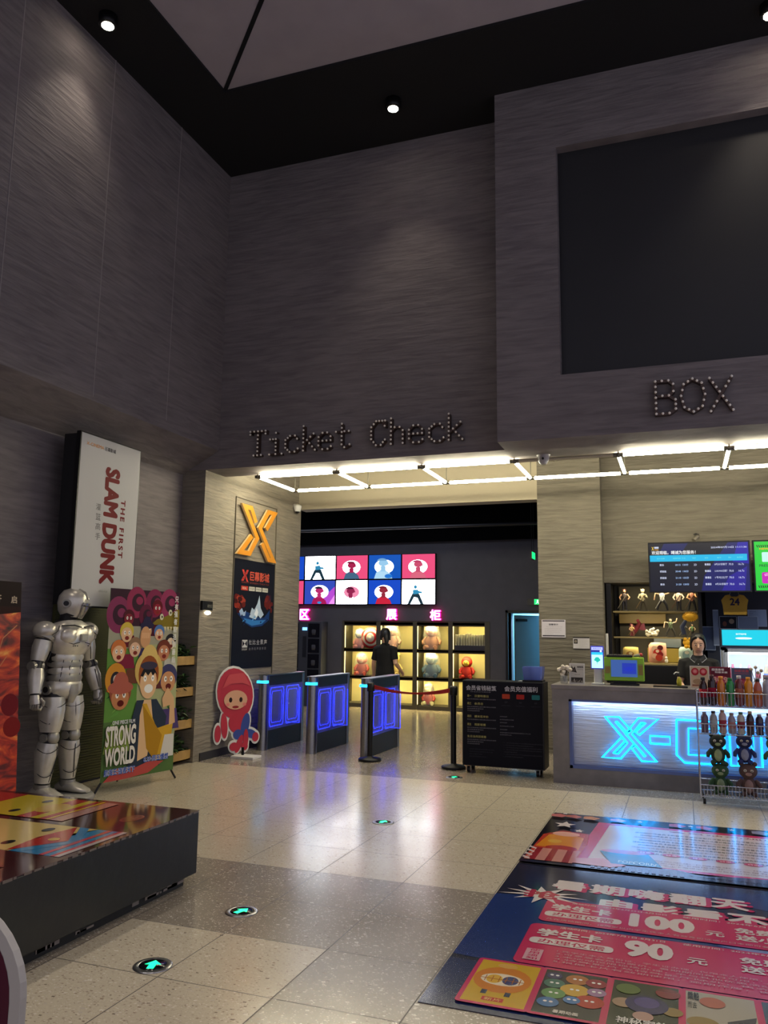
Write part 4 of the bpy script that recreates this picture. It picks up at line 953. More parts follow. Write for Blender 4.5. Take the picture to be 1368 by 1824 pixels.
t = thing('yellow_bottle', 'small pump bottle with a yellow base near the till', 'bottle', (-.05, 8.95, zt))
g = Geo(); g.lathe((-.05, 8.98, zt), [(.022, 0), (.024, .01), (.024, .07), (.01, .09), (.01, .10)], mat('bottle_yellow', 'a8a020', .4), 14); g.build('bottle', t)
g = Geo(); g.cyl((-.05, 8.98, zt+.10), (-.05, 8.98, zt+.14), .005, BLACK, n=8); g.tube([(-.05, 8.98, zt+.14), (-.08, 8.97, zt+.145), (-.10, 8.965, zt+.125)], .006, WHITE, 8); g.build('pump', t)
g = Geo(); g.box(-.30, .03, 8.78, 8.97, zt+.001, zt+.012, BLACK); tag(g.build('counter_mat', bevel=.003), 'black mat on the counter right of the till screen', 'mat')
def art_p1(a):
    a.rect(.04, .03, .96, .97, 'b8a48c')
    for u in (.27, .70): a.ell(u, .74, .2, .17, '9a2430'); a.ell(u, .76, .13, .10, 'c8606a'); a.text('券', u-.08, .68, u+.08, .82, 'd8a8a0')
    a.rect(.04, .03, .96, .5, 'c0a890'); a.ell(.4, .3, .26, .12, 'a08468'); a.rect(.1, .1, .8, .17, '8c5a48')
def art_p2(a):
    a.rect(.04, .03, .96, .97, '5a2030'); a.text('超值套餐', .1, .82, .7, .93, 'd0c8c8', bold=.04); a.text('特惠来袭', .25, .71, .85, .80, 'd0c8c8', bold=.04); a.ell(.5, .42, .4, .18, '9c2848'); a.text('30.9', .15, .3, .85, .55, 'c89a90', bold=.05); a.rect(.08, .06, .92, .2, '3a3a78')
def art_p3(a):
    a.rect(.04, .03, .96, .97, '4c5470'); a.text('观影优惠', .15, .80, .85, .92, 'b04858', bold=.03); a.text('PRESENTED', .15, .70, .85, .77, 'a84c5c'); a.ell(.5, .35, .36, .17, '8c3048'); a.text('WELCOME', .18, .28, .82, .42, 'c06070', bold=.03)
framed('price_sign', 'white framed sign with two red tokens on the counter before the cashier', 'sign', .055, .235, zt, 1.205, 8.80, art_p1, group='signs on the counter', lean=.03)
framed('price_sign', 'maroon sign with white heading between the two other counter signs', 'sign', .24, .435, zt, 1.20, 8.81, art_p2, group='signs on the counter', lean=.03, border='8c3848')
framed('price_sign', 'slate blue sign with red lettering right of the maroon sign', 'sign', .44, .63, zt, 1.195, 8.82, art_p3, group='signs on the counter', lean=.03, border='9098a8')
t = thing('glass_vase', 'small clear vase of dried flowers behind the drinks rack', 'vase', (.66, 8.84, zt))
g = Geo(); g.lathe((.66, 8.80, zt), [(.03, 0), (.035, .02), (.03, .08), (.02, .10), (.024, .12)], mat('vase_glass'), 14); g.build('glass', t)
g = Geo()
for dx, dz in ((-.04, .20), (0, .22), (.05, .19), (.02, .17)): g.tube([(.66, 8.8, zt+.03), (.66+dx, 8.8, zt+dz)], .003, mat('stem_brown'), 6); g.ball((.66+dx, 8.8, zt+dz), .017, mat('dried_bloom', 'b0a088', .8), 8, 6)
g.build('flowers', t)
g = Geo(); g.box(.73, .95, 8.76, 8.9, zt, 1.13, mat('red_carton', '7c2430', .5)); tag(g.build('red_carton', bevel=.004), 'dark red box on the counter at the right edge', 'box')

# ================================================================== WIRE DRINKS RACK
R0, R1, ry0, ry1 = .10, .98, 8.12, 8.46
t = thing('drinks_rack', 'white wire rack on casters in front of the counter', 'rack', (.5, 8.3, 0))
g = Geo()
for x in (R0, R1):
    for y in (ry0, ry1): g.cyl((x, y, .05), (x, y, 1.0), .008, CHROME, n=8)
g.build('frame', t)
for z, hh in ((.87, .12), (.62, .09), (.07, .10)):
    g = Geo()
    for zz in (z, z+hh):
        for a_, b_ in (((R0, ry0), (R1, ry0)), ((R0, ry1), (R1, ry1)), ((R0, ry0), (R0, ry1)), ((R1, ry0), (R1, ry1))): g.cyl((*a_, zz), (*b_, zz), .005, CHROME, n=6)
    n = 30
    for k in range(n+1):
        x = R0+(R1-R0)*k/n; g.cyl((x, ry0, z), (x, ry0, z+hh), .0028, CHROME, n=5, caps=False); g.cyl((x, ry0, z), (x, ry1, z), .0028, CHROME, n=5, caps=False)
    for k in range(1, 8):
        y = ry0+(ry1-ry0)*k/8; g.cyl((R0, y, z), (R0, y, z+hh), .0028, CHROME, n=5, caps=False)
    g.build('wire_basket', t)
for x in (R0+.03, R1-.03):
    for y in (ry0+.03, ry1-.03):
        g = Geo(); g.cyl((x-.012, y, .025), (x+.012, y, .025), .025, BLACK, n=14); g.cyl((x, y, .03), (x, y, .07), .007, STEEL, n=8); g.build('caster', t)
def bottle(x, y, z, h, r, liq, cap, lab, label, group, shape=0):
    t = thing('drink_bottle', label, 'bottle', (x, y, z), 0, group); L_ = mat('drink_'+liq, liq, .15, coat=.5)
    g = Geo()
    pr = [(r*.8, 0), (r, .012), (r, h*.62), (r*.98, h*.68), (r*.8, h*.78), (r*.5, h*.87), (r*.45, h*.92)] if shape == 0 else [(r*.85, 0), (r, .01), (r*.9, h*.3), (r, h*.45), (r, h*.74), (r*.85, h*.82), (r*.5, h*.90), (r*.48, h*.93)]
    g.lathe((x, y, z), pr, L_, 18); g.build('body', t)
    g = Geo(); g.lathe((x, y, z), [(r*.54, h*.90), (r*.54, h)], mat('cap_'+cap, cap, .4), 14); g.build('cap', t)
    if lab: g = Geo(); g.lathe((x, y, z), [(r*1.012, h*.28), (r*1.012, h*.58)], flat(lab, .4), 18); g.build('label_wrap', t)
top = [('2c1210', '1a1616', 'a02434', 'cola brown bottle with a red wrap, first in the top basket'), ('2a1010', '4a2024', '8c1830', 'cola brown bottle with dark red wrap, second in the top basket'), ('d07818', 'd88a30', None, 'orange juice bottle in the top basket beside the cola bottles'), ('1f8a40', '157030', None, 'green soda bottle in the top basket'), ('6c2a30', 'c8c0c0', '9c5a48', 'dark red drink bottle with white cap right of the green bottle'),
    ('d88c18', 'd89020', None, 'bright orange bottle right of the white-capped one'), ('b8604c', '28242c', 'c06a3c', 'coral drink bottle with black cap in the top basket'), ('a8a8b4', '7c7c88', None, 'greyish clear water bottle in the top basket'), ('b8b09c', 'c8c8b8', '6a84c8', 'pale bottle with light blue wrap in the top basket'), ('3a3c50', '8c2430', '28304c', 'dark bottle near the right end of the top basket'), ('50586c', 'a0a0a8', '8c3040', 'grey bottle at the right end of the top basket')]
for k, (l, c, lb, n) in enumerate(top): bottle(R0+.06+k*.077, ry0+.055, .875, .25+.012*((k*5) % 3), .036, l, c, lb, n, 'bottles in the top basket of the wire rack', k % 2)
sec = [('5c4a60', '7c7a88', None, 'dusky bottle at the left end of the middle basket'), ('9ca0a0', '1c1a20', 'b8bcb8', 'white carton-like bottle with black cap in the middle basket'), ('c0a49c', 'a07c5c', 'a8404c', 'pale bottle with red wrap and brown cap in the middle basket'), ('98909c', '8c7c70', 'b88480', 'pinkish bottle next to the red-wrapped one below'), ('c0bcae', '3c6c50', '8c3c48', 'cream bottle with green cap in the middle basket'), ('2c2430', 'c0a888', '5c3c3c', 'black bottle with tan cap in the middle basket'), ('30283c', '98909c', '46406c', 'dark bottle with pale cap in the middle basket'), ('8c84a0', '1c1c30', '9c98b4', 'lilac bottle with navy cap in the middle basket'), ('8884a4', '16161c', None, 'grey lilac bottle with black cap in the middle basket'), ('7c7894', '383850', None, 'mauve bottle near the right of the middle basket'), ('5a5878', '9090a0', None, 'violet grey bottle at the right end of the middle basket')]
for k, (l, c, lb, n) in enumerate(sec): bottle(R0+.06+k*.077, ry0+.06, .625, .185+.012*((k*7) % 3), .033, l, c, lb, n, 'bottles in the middle basket of the wire rack', (k+1) % 2)
def plush_mat(c): return mat('plush_'+c, c, .9, noise=.15, nscale=30, bump=.3)
def plush(x, y, z, s, c1, c2, label, eyes='white', group='soft toys hanging in the lower rack', rz=0, ears=True, upper=None):
    t = thing('soft_toy', label, 'soft toy', (x, y, z), rz, group); M_ = MATS[t.name] @ Matrix.Scale(s, 4)
    def mk(n, fn, p=None):
        g = Geo(); g.T = M_; fn(g); return g.build(n, p or t)
    mk('body', lambda g: g.ball((0, 0, .15), (.12, .09, .15), plush_mat(c1)))
    hd = mk('head', lambda g: g.ball((0, -.01, .38), (.14, .11, .12), plush_mat(upper or c1)))
    mk('belly', lambda g: g.ball((0, -.045, .15), (.075, .06, .11), plush_mat(c2)))
    for sx in (-1, 1):
        mk('arm', lambda g: g.loft([((sx*.10, -.01, .24), .035, .035), ((sx*.16, -.04, .17), .04, .04), ((sx*.17, -.07, .12), .03, .03)], plush_mat(c1), 12))
        mk('foot', lambda g: g.ball((sx*.08, -.07, .03), (.05, .075, .04), plush_mat(c1), 12, 8))
        if ears: mk('ear', lambda g: g.ball((sx*.10, .0, .49), (.04, .025, .04), plush_mat(c1), 12, 8), hd)
        mk('eye', lambda g: (g.ball((sx*.05, -.11, .40), (.026, .014, .022), plush_mat('b8b4a8') if eyes == 'white' else BLACK, 10, 8), g.ball((sx*.05, -.124, .396), .008, BLACK, 8, 6)), hd)
    mk('muzzle', lambda g: g.ball((0, -.105, .345), (.05, .03, .03), plush_mat(c2), 12, 8), hd)
    return t
GP = 'soft toys in the lower part of the wire rack'
plush(R0+.175, ry0+.12, .085, .53, '2c4a2c', '7c8c6c', 'dark green soft toy with pale belly sitting in the bottom basket', group=GP)
plush(R0+.165, ry0+.14, .345, .52, '2a4030', '90a078', 'dark green soft toy sitting above the other green one', group=GP, upper='1c2420')
plush(R0+.41, ry0+.12, .085, .56, '5a4440', '9a7c74', 'brown bear soft toy with sleepy eyes in the bottom basket', group=GP)
plush(R0+.39, ry0+.14, .365, .50, '28366c', '8c90a8', 'navy blue soft toy with pale front above the brown bear', group=GP, upper='18204c')
plush(R0+.66, ry0+.12, .085, .54, '2a4a70', '8ca890', 'teal soft toy right of the brown bear', group=GP)
plush(R0+.64, ry0+.14, .355, .50, '35543a', 'a8ac80', 'olive green soft toy above the teal one', group=GP)
# ================================================================== PEOPLE
SKIN = mat('skin', 'dcb092', .5); HAIR = mat('black_hair', '0e0c0d', .45, bump=.3, nscale=60); SHIRT = mat('black_cotton', '0d0e12', .85, bump=.15, nscale=50); PANTS = mat('dark_trousers', '15161b', .85); SHOE = mat('black_shoe', '111113', .4)
def person(name, label, loc, rz, arms, yaw=0, nod=0, hair='tail', lean=0, k=1.0):
    t = thing(name, label, 'person', loc, rz); M_ = MATS[t.name] @ Matrix.Scale(k, 4)
    HM = M_ @ Matrix.Translation((0, -lean*.3, 1.375)) @ Matrix.Rotation(yaw, 4, 'Z') @ Matrix.Rotation(nod, 4, 'X')
    g = Geo(); g.T = M_
    R = (1, 0, 0)
    g.loft([((0, .0, .78), .12, .09), ((0, 0, .86), .155, .105), ((0, -.005, .97), .12, .085), ((0, -.01, 1.08), .13, .09), ((0, -.005, 1.20), .155, .095), ((0, .005, 1.28), .14, .075), ((0, .005, 1.32), .06, .05)], SKIN, 20, ref=R)
    g.loft([((0, .01, 1.28), .052, .052), ((0, .0, 1.40), .047, .05)], SKIN, 14, ref=R)
    for s in (-1, 1):
        g.loft([((s*.08, 0, .84), .085, .092), ((s*.088, -.005, .62), .07, .075), ((s*.09, -.008, .44), .052, .056), ((s*.092, .008, .32), .052, .058), ((s*.093, .012, .10), .033, .038), ((s*.093, .01, .05), .036, .045)], SKIN, 14, ref=R)
        g.loft([((s*.095, .06, .035), .03, .028), ((s*.096, -.02, .04), .038, .036), ((s*.10, -.12, .025), .042, .022), ((s*.10, -.16, .02), .03, .014)], SKIN, 12, ref=R)
    for s, (el, wr, dirv) in zip((-1, 1), arms):
        el, wr = V3(el), V3(wr); sh = V3((s*.155, .005, 1.255)); dv = V3(dirv).normalized()
        g.loft([(sh-V3((s*.03, 0, 0)), .05, .05), (sh, .05, .05), (sh.lerp(el, .5), .041, .043), (el, .035, .036), (el.lerp(wr, .35), .036, .034), (wr, .023, .027)], SKIN, 14)
        side = dv.cross(V3((0, 0, 1))); side = (side if side.length > .2 else V3((0, 1, 0))).normalized(); up = side.cross(dv)
        g.loft([(wr, .02, .027), (wr+dv*.035, .015, .036), (wr+dv*.078, .013, .038)], SKIN, 12, ref=up)
        for q in range(4):
            b = wr+dv*.07+side*(-.028+q*.0187); L = (.062, .072, .068, .052)[q]
            g.loft([(b, .0085, .0085), (b+dv*L*.5-up*.004, .0082, .0082), (b+dv*L*.8-up*.016, .0075, .0075), (b+dv*L*.95-up*.028, .006, .006)], SKIN, 8)
        b = wr+dv*.02-side*.025; g.loft([(b, .012, .012), (b+dv*.03-side*.022-up*.006, .010, .010), (b+dv*.06-side*.028-up*.012, .0075, .0075)], SKIN, 8)
    g.T = HM       # head: origin at the top of the neck
    g.loft([((0, -.045, .005), .030, .025), ((0, -.038, .02), .048, .052), ((0, -.02, .05), .063, .078), ((0, -.008, .09), .072, .092), ((0, 0, .13), .075, .096), ((0, .004, .165), .068, .086), ((0, .005, .195), .042, .055)], SKIN, 22, ref=R)
    g.ball((0, .01, .10), (.073, .09, .10), SKIN, 18, 12)
    g.loft([((0, -.098, .10), .008, .008), ((0, -.108, .075), .013, .013), ((0, -.098, .062), .012, .01)], SKIN, 8)
    for s in (-1, 1): g.ball((s*.076, .005, .085), (.010, .018, .028), SKIN, 10, 8)
    body = g.build('body', t, remesh=.0065, smooth=4)
    def mk(n, fn, HT=False, par=None, **kw):
        q = Geo(); q.T = HM if HT else M_; fn(q); return q.build(n, par or t, **kw)
    for s in (-1, 1):
        mk('eye', lambda q: (q.ball((s*.028, -.094, .098), (.013, .006, .006), mat('eye_white', 'cfc8c0', .3), 10, 6), q.ball((s*.028, -.0985, .098), (.006, .004, .006), BLACK, 8, 6)), True, body)
        mk('eyebrow', lambda q: q.tube([(s*.014, -.101, .115), (s*.03, -.099, .120), (s*.045, -.09, .116)], .003, HAIR, 6), True, body)
    mk('mouth', lambda q: q.loft([((-.022, -.094, .040), .002, .002), ((-.008, -.100, .042), .004, .0045), ((.008, -.100, .042), .004, .0045), ((.022, -.094, .040), .002, .002)], mat('lips', 'a06060', .4), 8), True, body)
    def hairf(q):
        q.loft([((0, .045, .045), .066, .052), ((0, .042, .09), .082, .064), ((0, .032, .13), .084, .076), ((0, .014, .163), .080, .096), ((0, .004, .190), .066, .082), ((0, .004, .211), .034, .044)], HAIR, 22, ref=R)
        for s in (-1, 1): q.loft([((s*.015, -.078, .185), .022, .012), ((s*.055, -.060, .162), .018, .018), ((s*.076, -.03, .12), .012, .028), ((s*.080, .0, .07), .010, .03), ((s*.070, .03, .02), .012, .02)], HAIR, 10)
    hr = mk('hair', hairf, True, remesh=.006, smooth=3)
    if hair == 'tail': mk('ponytail', lambda q: q.loft([((0, .085, .13), .028, .03), ((0, .125, .09), .045, .04), ((0, .125, .01), .048, .035), ((0, .10, -.06), .03, .025), ((0, .09, -.10), .01, .01)], HAIR, 14), True, hr)
    else: mk('hair_bun', lambda q: q.ball((0, .10, .12), (.042, .036, .042), HAIR, 12, 8), True, hr)
    def shirt(q):
        q.loft([((0, .0, .80), .158, .118), ((0, 0, .88), .168, .120), ((0, -.005, .98), .148, .108), ((0, -.01, 1.09), .156, .108), ((0, -.005, 1.20), .172, .11), ((0, .005, 1.285), .155, .088), ((0, .005, 1.315), .085, .066), ((0, .0, 1.345), .062, .062)], SHIRT, 22, ref=R)
        for s, (el, wr, dirv) in zip((-1, 1), arms):
            sh = V3((s*.150, .005, 1.255)); e = V3(el)
            q.loft([(sh-V3((s*.04, 0, 0)), .062, .062), (sh+V3((s*.01, 0, .0)), .066, .064), (sh.lerp(e, .45), .060, .060), (sh.lerp(e, .75), .062, .060)], SHIRT, 16)
    sh_ = mk('shirt', shirt, remesh=.009, smooth=3)
    if hair != 'tail':
        for s in (-1, 1): mk('collar', lambda q: q.add([(s*.012, -.078, 1.30), (s*.065, -.05, 1.345), (s*.085, -.055, 1.30), (s*.035, -.096, 1.262)], [(0, 1, 2, 3)], mat('collar_trim', '2c3038', .8)), False, sh_)
        mk('collar_piping', lambda q: [q.tube([(s*.066, -.055, 1.35), (s*.088, -.062, 1.305), (s*.038, -.103, 1.262)], .003, mat('piping_white', 'b0b4bc', .7), 6) for s in (-1, 1)], False, sh_)
        mk('button', lambda q: [q.ball((0, -.112+.004*i, 1.245-i*.04), .005, mat('piping_white'), 6, 5) for i in range(2)], False, sh_)
        mk('chest_logo', lambda q: q.box(.07, .10, -.113, -.108, 1.17, 1.185, mat('logo_amber', 'b07030', .6)), False, sh_)
    def pants(q):
        q.loft([((0, 0, .76), .13, .10), ((0, 0, .84), .162, .113), ((0, 0, .90), .155, .108)], PANTS, 18, ref=R)
        for s in (-1, 1): q.loft([((s*.08, 0, .84), .092, .10), ((s*.088, -.003, .62), .082, .088), ((s*.09, -.005, .44), .07, .074), ((s*.092, .006, .08), .06, .066)], PANTS, 16, ref=R)
    mk('trousers', pants, remesh=.01, smooth=2)
    for s in (-1, 1): mk('shoe', lambda q: q.loft([((s*.095, .07, .04), .036, .038), ((s*.096, 0, .045), .046, .045), ((s*.10, -.10, .033), .05, .033), ((s*.10, -.17, .024), .035, .02)], SHOE, 14, ref=R))
    return t
# cashier behind the counter, facing the hall, head a little bowed
person('person', 'cashier in a black polo shirt standing behind the counter, dark hair tied back', (.155, 9.62, 0), math.radians(-3),
       [((-.21, -.03, 1.03), (-.17, -.20, .99), (.25, -.9, -.1)), ((.21, -.03, 1.03), (.17, -.20, .99), (-.25, -.9, -.1))], yaw=math.radians(4), nod=math.radians(10), hair='bun', k=.965)
# visitor beyond the gates, seen from behind
person('person', 'woman in a black t-shirt seen from behind beyond the gates, reaching out with one arm', (-4.50, 12.35, 0), math.radians(168),
       [((-.21, .02, 1.03), (-.20, -.14, .93), (-.1, -.6, -.6)), ((.24, -.02, 1.02), (.31, -.15, .84), (.2, -.6, -.7))], yaw=math.radians(42), nod=math.radians(24), hair='tail', k=.985)

# ================================================================== BEHIND THE COUNTER: SCREENS, SHELVES, FRIDGE
x0, x1, z0, z1 = -.365, .805, 2.03, 2.655; yt = 10.58
t = thing('menu_screen', 'wide wall screen with film times in blue and white above the cashier shelves', 'screen', ((x0+x1)/2, 10.7, z0), 0, 'screens over the counter')
g = Geo(); g.box(x0, x1, yt, yt+.05, z0, z1, mat('screen_bezel', '0a0a0c', .25)); g.build('bezel', t, bevel=.004)
g = Geo(); g.box(.0, .45, yt+.05, 10.945, 2.22, 2.45, BLACK); g.build('wall_bracket', t)
F = wallframe(x0+.02, x1-.02, yt, z0+.02, z1-.02); G2 = lambda c: glow(c, 1.5)
a = Art(F, .001, M=lambda c: glow(c, 1.0))
a.rect(0, 0, 1, 1, '070a1c'); a.poly([(.52, 0), (1, 0), (1, 1), (.80, 1), (.55, .3)], '0e1460'); a.poly([(.72, 0), (.95, 0), (.98, .5), (.8, .3)], '241a90'); a.poly([(.15, 1), (.4, 1), (.3, .72), (.1, .8)], '101a58'); a.poly([(.84, .6), (1, .55), (1, 1), (.9, 1)], '2018a0')
a.text('X', .02, .86, .045, .94, 'e0c040', bold=.04); a.rect(.05, .90, .095, .94, 'c8d0e8'); a.text('CINEMA', .05, .86, .095, .885, 'e0a030', bold=.04)
a.text('2024年07月14日 11:11:36', .63, .88, .985, .925, 'd8e0ff', bold=.01); a.text('欢迎观临，竭诚为您服务！', .02, .77, .475, .85, 'ffffff', bold=.02)
a.rect(.0, .62, .985, .755, '10b8e8')
for u, w_, s in ((.075, .08, '影片名称'), (.24, .13, '放映时间  片长'), (.44, .035, '制式'), (.565, .035, '版本'), (.69, .04, '影厅'), (.80, .03, '票价'), (.885, .06, '会员价')): a.text(s, u, .67, u+w_, .70, '80f0e8')
for k, (n, tm, hall) in enumerate((('默杀', '20:15  120分', '8号永恒餐厅'), ('抓娃娃', '20:40  130分', 'LUXE-MAX巨幕厅'), ('抓娃娃', '21:10  135分', '1号杜比厅'), ('默杀', '21:20  120分', '8号永恒餐厅'))):
    v = .525-k*.137; c = 'dce4ff'
    a.text(n, .10, v, .10+.022*len(n), v+.045, c, bold=.015); a.text(tm, .26, v, .395, v+.045, 'a8c8f8', bold=.015); a.text('2D', .45, v, .48, v+.04, c); a.text('普通话', .56, v, .62, v+.045, c, bold=.02)
    a.text(hall, .66, v, .785, v+.045, c); a.text('70.0', .80, v, .845, v+.04, c); a.text('16.7z', .895, v, .95, v+.04, c)
a.build('timetable', t)
t = thing('menu_screen', 'bright green wall screen cut off by the right edge, beside the timetable', 'screen', (1.45, 10.7, z0), 0, 'screens over the counter')
g = Geo(); g.box(.83, 2.0, yt, yt+.05, z0, z1, mat('screen_bezel')); g.box(1.2, 1.6, yt+.05, 10.945, 2.22, 2.45, BLACK); g.build('bezel', t, bevel=.004)
a = Art(wallframe(.85, 1.98, yt, z0+.02, z1-.02), .001, M=lambda c: glow(c, 1.1))
a.rect(0, 0, 1, 1, '20c838')
for k in range(6): a.poly([(.02+k*.02, .93), (.03+k*.02, .93), (.04+k*.02, .88), (.03+k*.02, .88)], '102010'); a.poly([(.02+k*.02, .10), (.03+k*.02, .10), (.04+k*.02, .05), (.03+k*.02, .05)], '102010')
a.text('NEW', .05, .83, .14, .87, 'e0a020', bold=.03); a.rrect(.07, .58, .22, .78, 'c0f0e8', .01, .02); a.text('PRESENT', .04, .48, .2, .53, '105030', bold=.02); a.rrect(.06, .14, .24, .37, 'c020b0', .02, .03); a.text('会员', .08, .29, .2, .35, 'ffc0f0'); a.ell(.15, .21, .035, .03, 'ffe0f8')
a.ell(.6, .5, .2, .25, 'ffe060'); a.build('advert', t)
p = at(1240, 958, 1, 10.86); t = thing('track_spotlight', 'small black spotlight on the wall above the timetable screen', 'spotlight', p)
g = Geo(); g.cyl(p+V3((0, .09, .04)), p+V3((0, 0, .04)), .008, BLACK, n=8); g.tube([p+V3((.035, 0, .0)), p+V3((.03, 0, .04)), p+V3((0, 0, .055)), p+V3((-.03, 0, .04))], .008, BLACK, 8); g.build('bracket', t)
g = Geo(); g.cyl(p+V3((.02, -.0, .02)), p+V3((-.03, -.05, -.04)), .026, mat('spot_shell', '8f8a80', .3, metal=.6), n=16); g.build('lamp_head', t)
# display niche and its shelves
def boards(name, label, z, xa, xb, back=.55):
    g = Geo(); g.box(xa, xb, 10.99, 10.99+back, z-.02, z, mat('shelf_board', '8c7c50', .5)); tag(g.build(name), label, 'shelf', 'wall shelves behind the cashier')
NB = mat('niche_back', '4a463c', .8)
g = Geo(); g.box(-.80, .20, 11.56, 11.60, .9, 2.16, NB); g.box(-.92, -.86, 10.96, 11.58, 0, 2.17, BLACK); g.box(.20, .24, 10.97, 11.58, 0, 2.17, BLACK); struct('trim_8', g)
boards('wall_shelf', 'top wall shelf carrying five standing figurines', 1.815, -.84, .19); boards('wall_shelf', 'second wall shelf with clustered figurines above the cushions', 1.485, -.84, .19); boards('wall_shelf', 'lowest wall shelf with square cushions behind the till', 1.15, -.84, .19)
g = Geo(); g.box(-.84, .19, 10.99, 11.55, 0, 1.125, BLACK); tag(g.build('low_cabinet', bevel=.004), 'black low cabinet under the lowest wall shelf', 'cabinet')
g = Geo(); g.box(-.45, .10, 11.50, 11.54, 1.155, 1.34, mat('yellow_board', '96822c', .6)); tag(g.build('yellow_board'), 'dull yellow board leaning at the back of the lowest shelf', 'board')
g = Geo(); g.box(-.36, -.02, 11.45, 11.49, 1.35, 1.48, mat('frost_sheet', '5c6c74', .3)); tag(g.build('frosted_sheet'), 'bluish sheet propped under the second wall shelf', 'panel')
g = Geo(); g.box(-.80, -.20, 11.44, 11.52, 1.66, 1.79, mat('gold_box', '6e5a22', .5)); tag(g.build('gold_strip_box', bevel=.005), 'long dull gold box hanging under the top shelf', 'box')
for x, z in ((-.5, 2.13), (0, 2.13), (-.5, 1.78), (0, 1.78), (-.5, 1.46), (0, 1.46)): area('shelf_strip', (x, 11.06, z), .45, 2.2, (1, .86, .55), (math.radians(25), 0, 0), .02)
def figurine(x, y, z, h, cols, label, pose=0, group='figurines on the wall shelves'):
    """small standing figure: base, legs, coat, arms, head, hair, something held"""
    t = thing('figurine', label, 'figurine', (x, y, z), 0, group); M_ = Matrix.Translation((x, y, z)) @ Matrix.Scale(h, 4)
    lc, tc, sk, hc, xc = [mat('toy_'+c, c, .5) for c in cols]
    def mk(n, fn):
        g = Geo(); g.T = M_; fn(g); return g.build(n, t)
    w_ = .05+.05*(pose % 3)
    mk('plinth', lambda g: g.lathe((0, 0, 0), [(.22, 0), (.22, .04), (.18, .05)], BLACK, 16))
    mk('legs', lambda g: [g.loft([((s*w_*1.5, .02*s, .04), .035, .05), ((s*w_*1.2, 0, .25), .05, .055), ((s*.05, 0, .50), .07, .07)], lc, 10) for s in (-1, 1)])
    mk('torso', lambda g: g.loft([((0, 0, .45), .10, .075), ((0, 0, .60), .09, .07), ((0, 0, .76), .13, .08), ((0, 0, .82), .04, .04)], tc, 12, ref=(1, 0, 0)))
    el = ((.22, -.03, .62), (.20, -.10, .60), (.28, 0, .80))[pose % 3]; wr = ((.16, -.14, .52), (.05, -.16, .66), (.34, -.05, 1.0))[pose % 3]
    mk('arms', lambda g: [g.loft([((s*.12, 0, .76), .04, .04), ((s*el[0], el[1], el[2]), .032, .032), ((s*wr[0], wr[1], wr[2] if s > 0 else .5), .028, .028)], tc if pose % 2 else mat('toy_'+cols[2]), 10) for s in (-1, 1)])
    mk('head', lambda g: g.ball((0, -.01, .90), (.065, .07, .085), sk, 12, 8))
    def hf(g):
        g.ball((0, .015, .925), (.08, .08, .085), hc, 12, 8)
        for k in range(6): a_ = k*1.05; g.loft([((.04*math.cos(a_), .02+.04*math.sin(a_), .95), .03, .03), ((.10*math.cos(a_), .03+.09*math.sin(a_), .98+.03*(k % 2)), .004, .004)], hc, 6)
    mk('hair', hf)
    mk('accessory', lambda g: g.loft([((-.30, -.1, .12), .012, .012), ((.02, -.17, .62), .015, .02), ((.08, -.18, .70), .03, .012)], xc, 8))
FG = 'figurines on the wall shelves'
for k, (x, c, n) in enumerate(((-.70, ('1c1a22', '3a2a26', 'a87c5c', '4a1c18', '8c8470'), 'red-haired figurine in dark clothes, first on the top shelf'), (-.47, ('3a3428', '8c8468', 'b89878', 'c0b088', '6a5430'), 'fair-haired figurine holding a staff, second on the top shelf'),
        (-.23, ('15151c', 'b8b8b4', 'b08c6c', '18161a', 'b0b0a8'), 'figurine with white top and wide black trousers on the top shelf'), (-.03, ('1a181c', 'b09c88', 'c09c7c', '2a201c', '5a3020'), 'bare-armed figurine in black trousers on the top shelf'), (.13, ('141418', '7a4a34', 'a8744c', '241814', '6a4a30'), 'brown figurine with a long sword at the right of the top shelf'))):
    figurine(x, 11.12, 1.815, .29, c, n, k, FG)
figurine(-.62, 11.15, 1.485, .16, ('6c4a3c', 'a88c5c', 'b89070', '8c3c3c', '7a6c34'), 'small crouching figurine at the left of the second shelf', 1, FG)
figurine(-.14, 11.12, 1.485, .24, ('2c2c28', '4c5a3c', 'b49878', '241c18', '3a3430'), 'figurine in a green vest in the middle of the second shelf', 2, FG)
figurine(.02, 11.15, 1.485, .19, ('3a3c44', '20242c', '8c8c80', '3c4048', '808078'), 'dark grey figurine right of the green vest on the second shelf', 1, FG)
figurine(.12, 11.12, 1.485, .17, ('302c28', '4c6a40', 'a88864', '2a2420', '605840'), 'small green figurine at the right end of the second shelf', 0, FG)
random.seed(8)
g = Geo()
for k in range(34): a_ = random.uniform(0, 6.28); r_ = random.uniform(0, .08); g.ball((-.37+r_*1.2*math.cos(a_), 11.13+r_*.5*math.sin(a_), 1.505+random.random()*.10*(1-r_*7)), random.uniform(.014, .026), mat('toy_cream', 'ded8c4', .5), 8, 6)
tag(g.build('coral_ornament'), 'cream coral shaped ornament on the second shelf', 'ornament')
t = thing('dragon_ornament', 'dark red winged ornament behind the small crouching figurine', 'ornament', (-.56, 11.3, 1.485))
g = Geo(); g.loft([((-.64, 11.3, 1.50), .03, .03), ((-.58, 11.3, 1.58), .035, .03), ((-.53, 11.28, 1.66), .025, .025), ((-.55, 11.24, 1.70), .02, .02)], mat('toy_wine', '5c1c28', .4), 10); g.build('body', t)
for s in (-1, 1): g = Geo(); g.prism([(0, 0), (.09, .07), (.10, 0), (.12, -.03), (.05, -.03)], Frame((-.56, 11.3, 1.60), (s, 0, 0), (0, 0, 1)), 0, .006, mat('toy_wine')); g.build('wing', t)
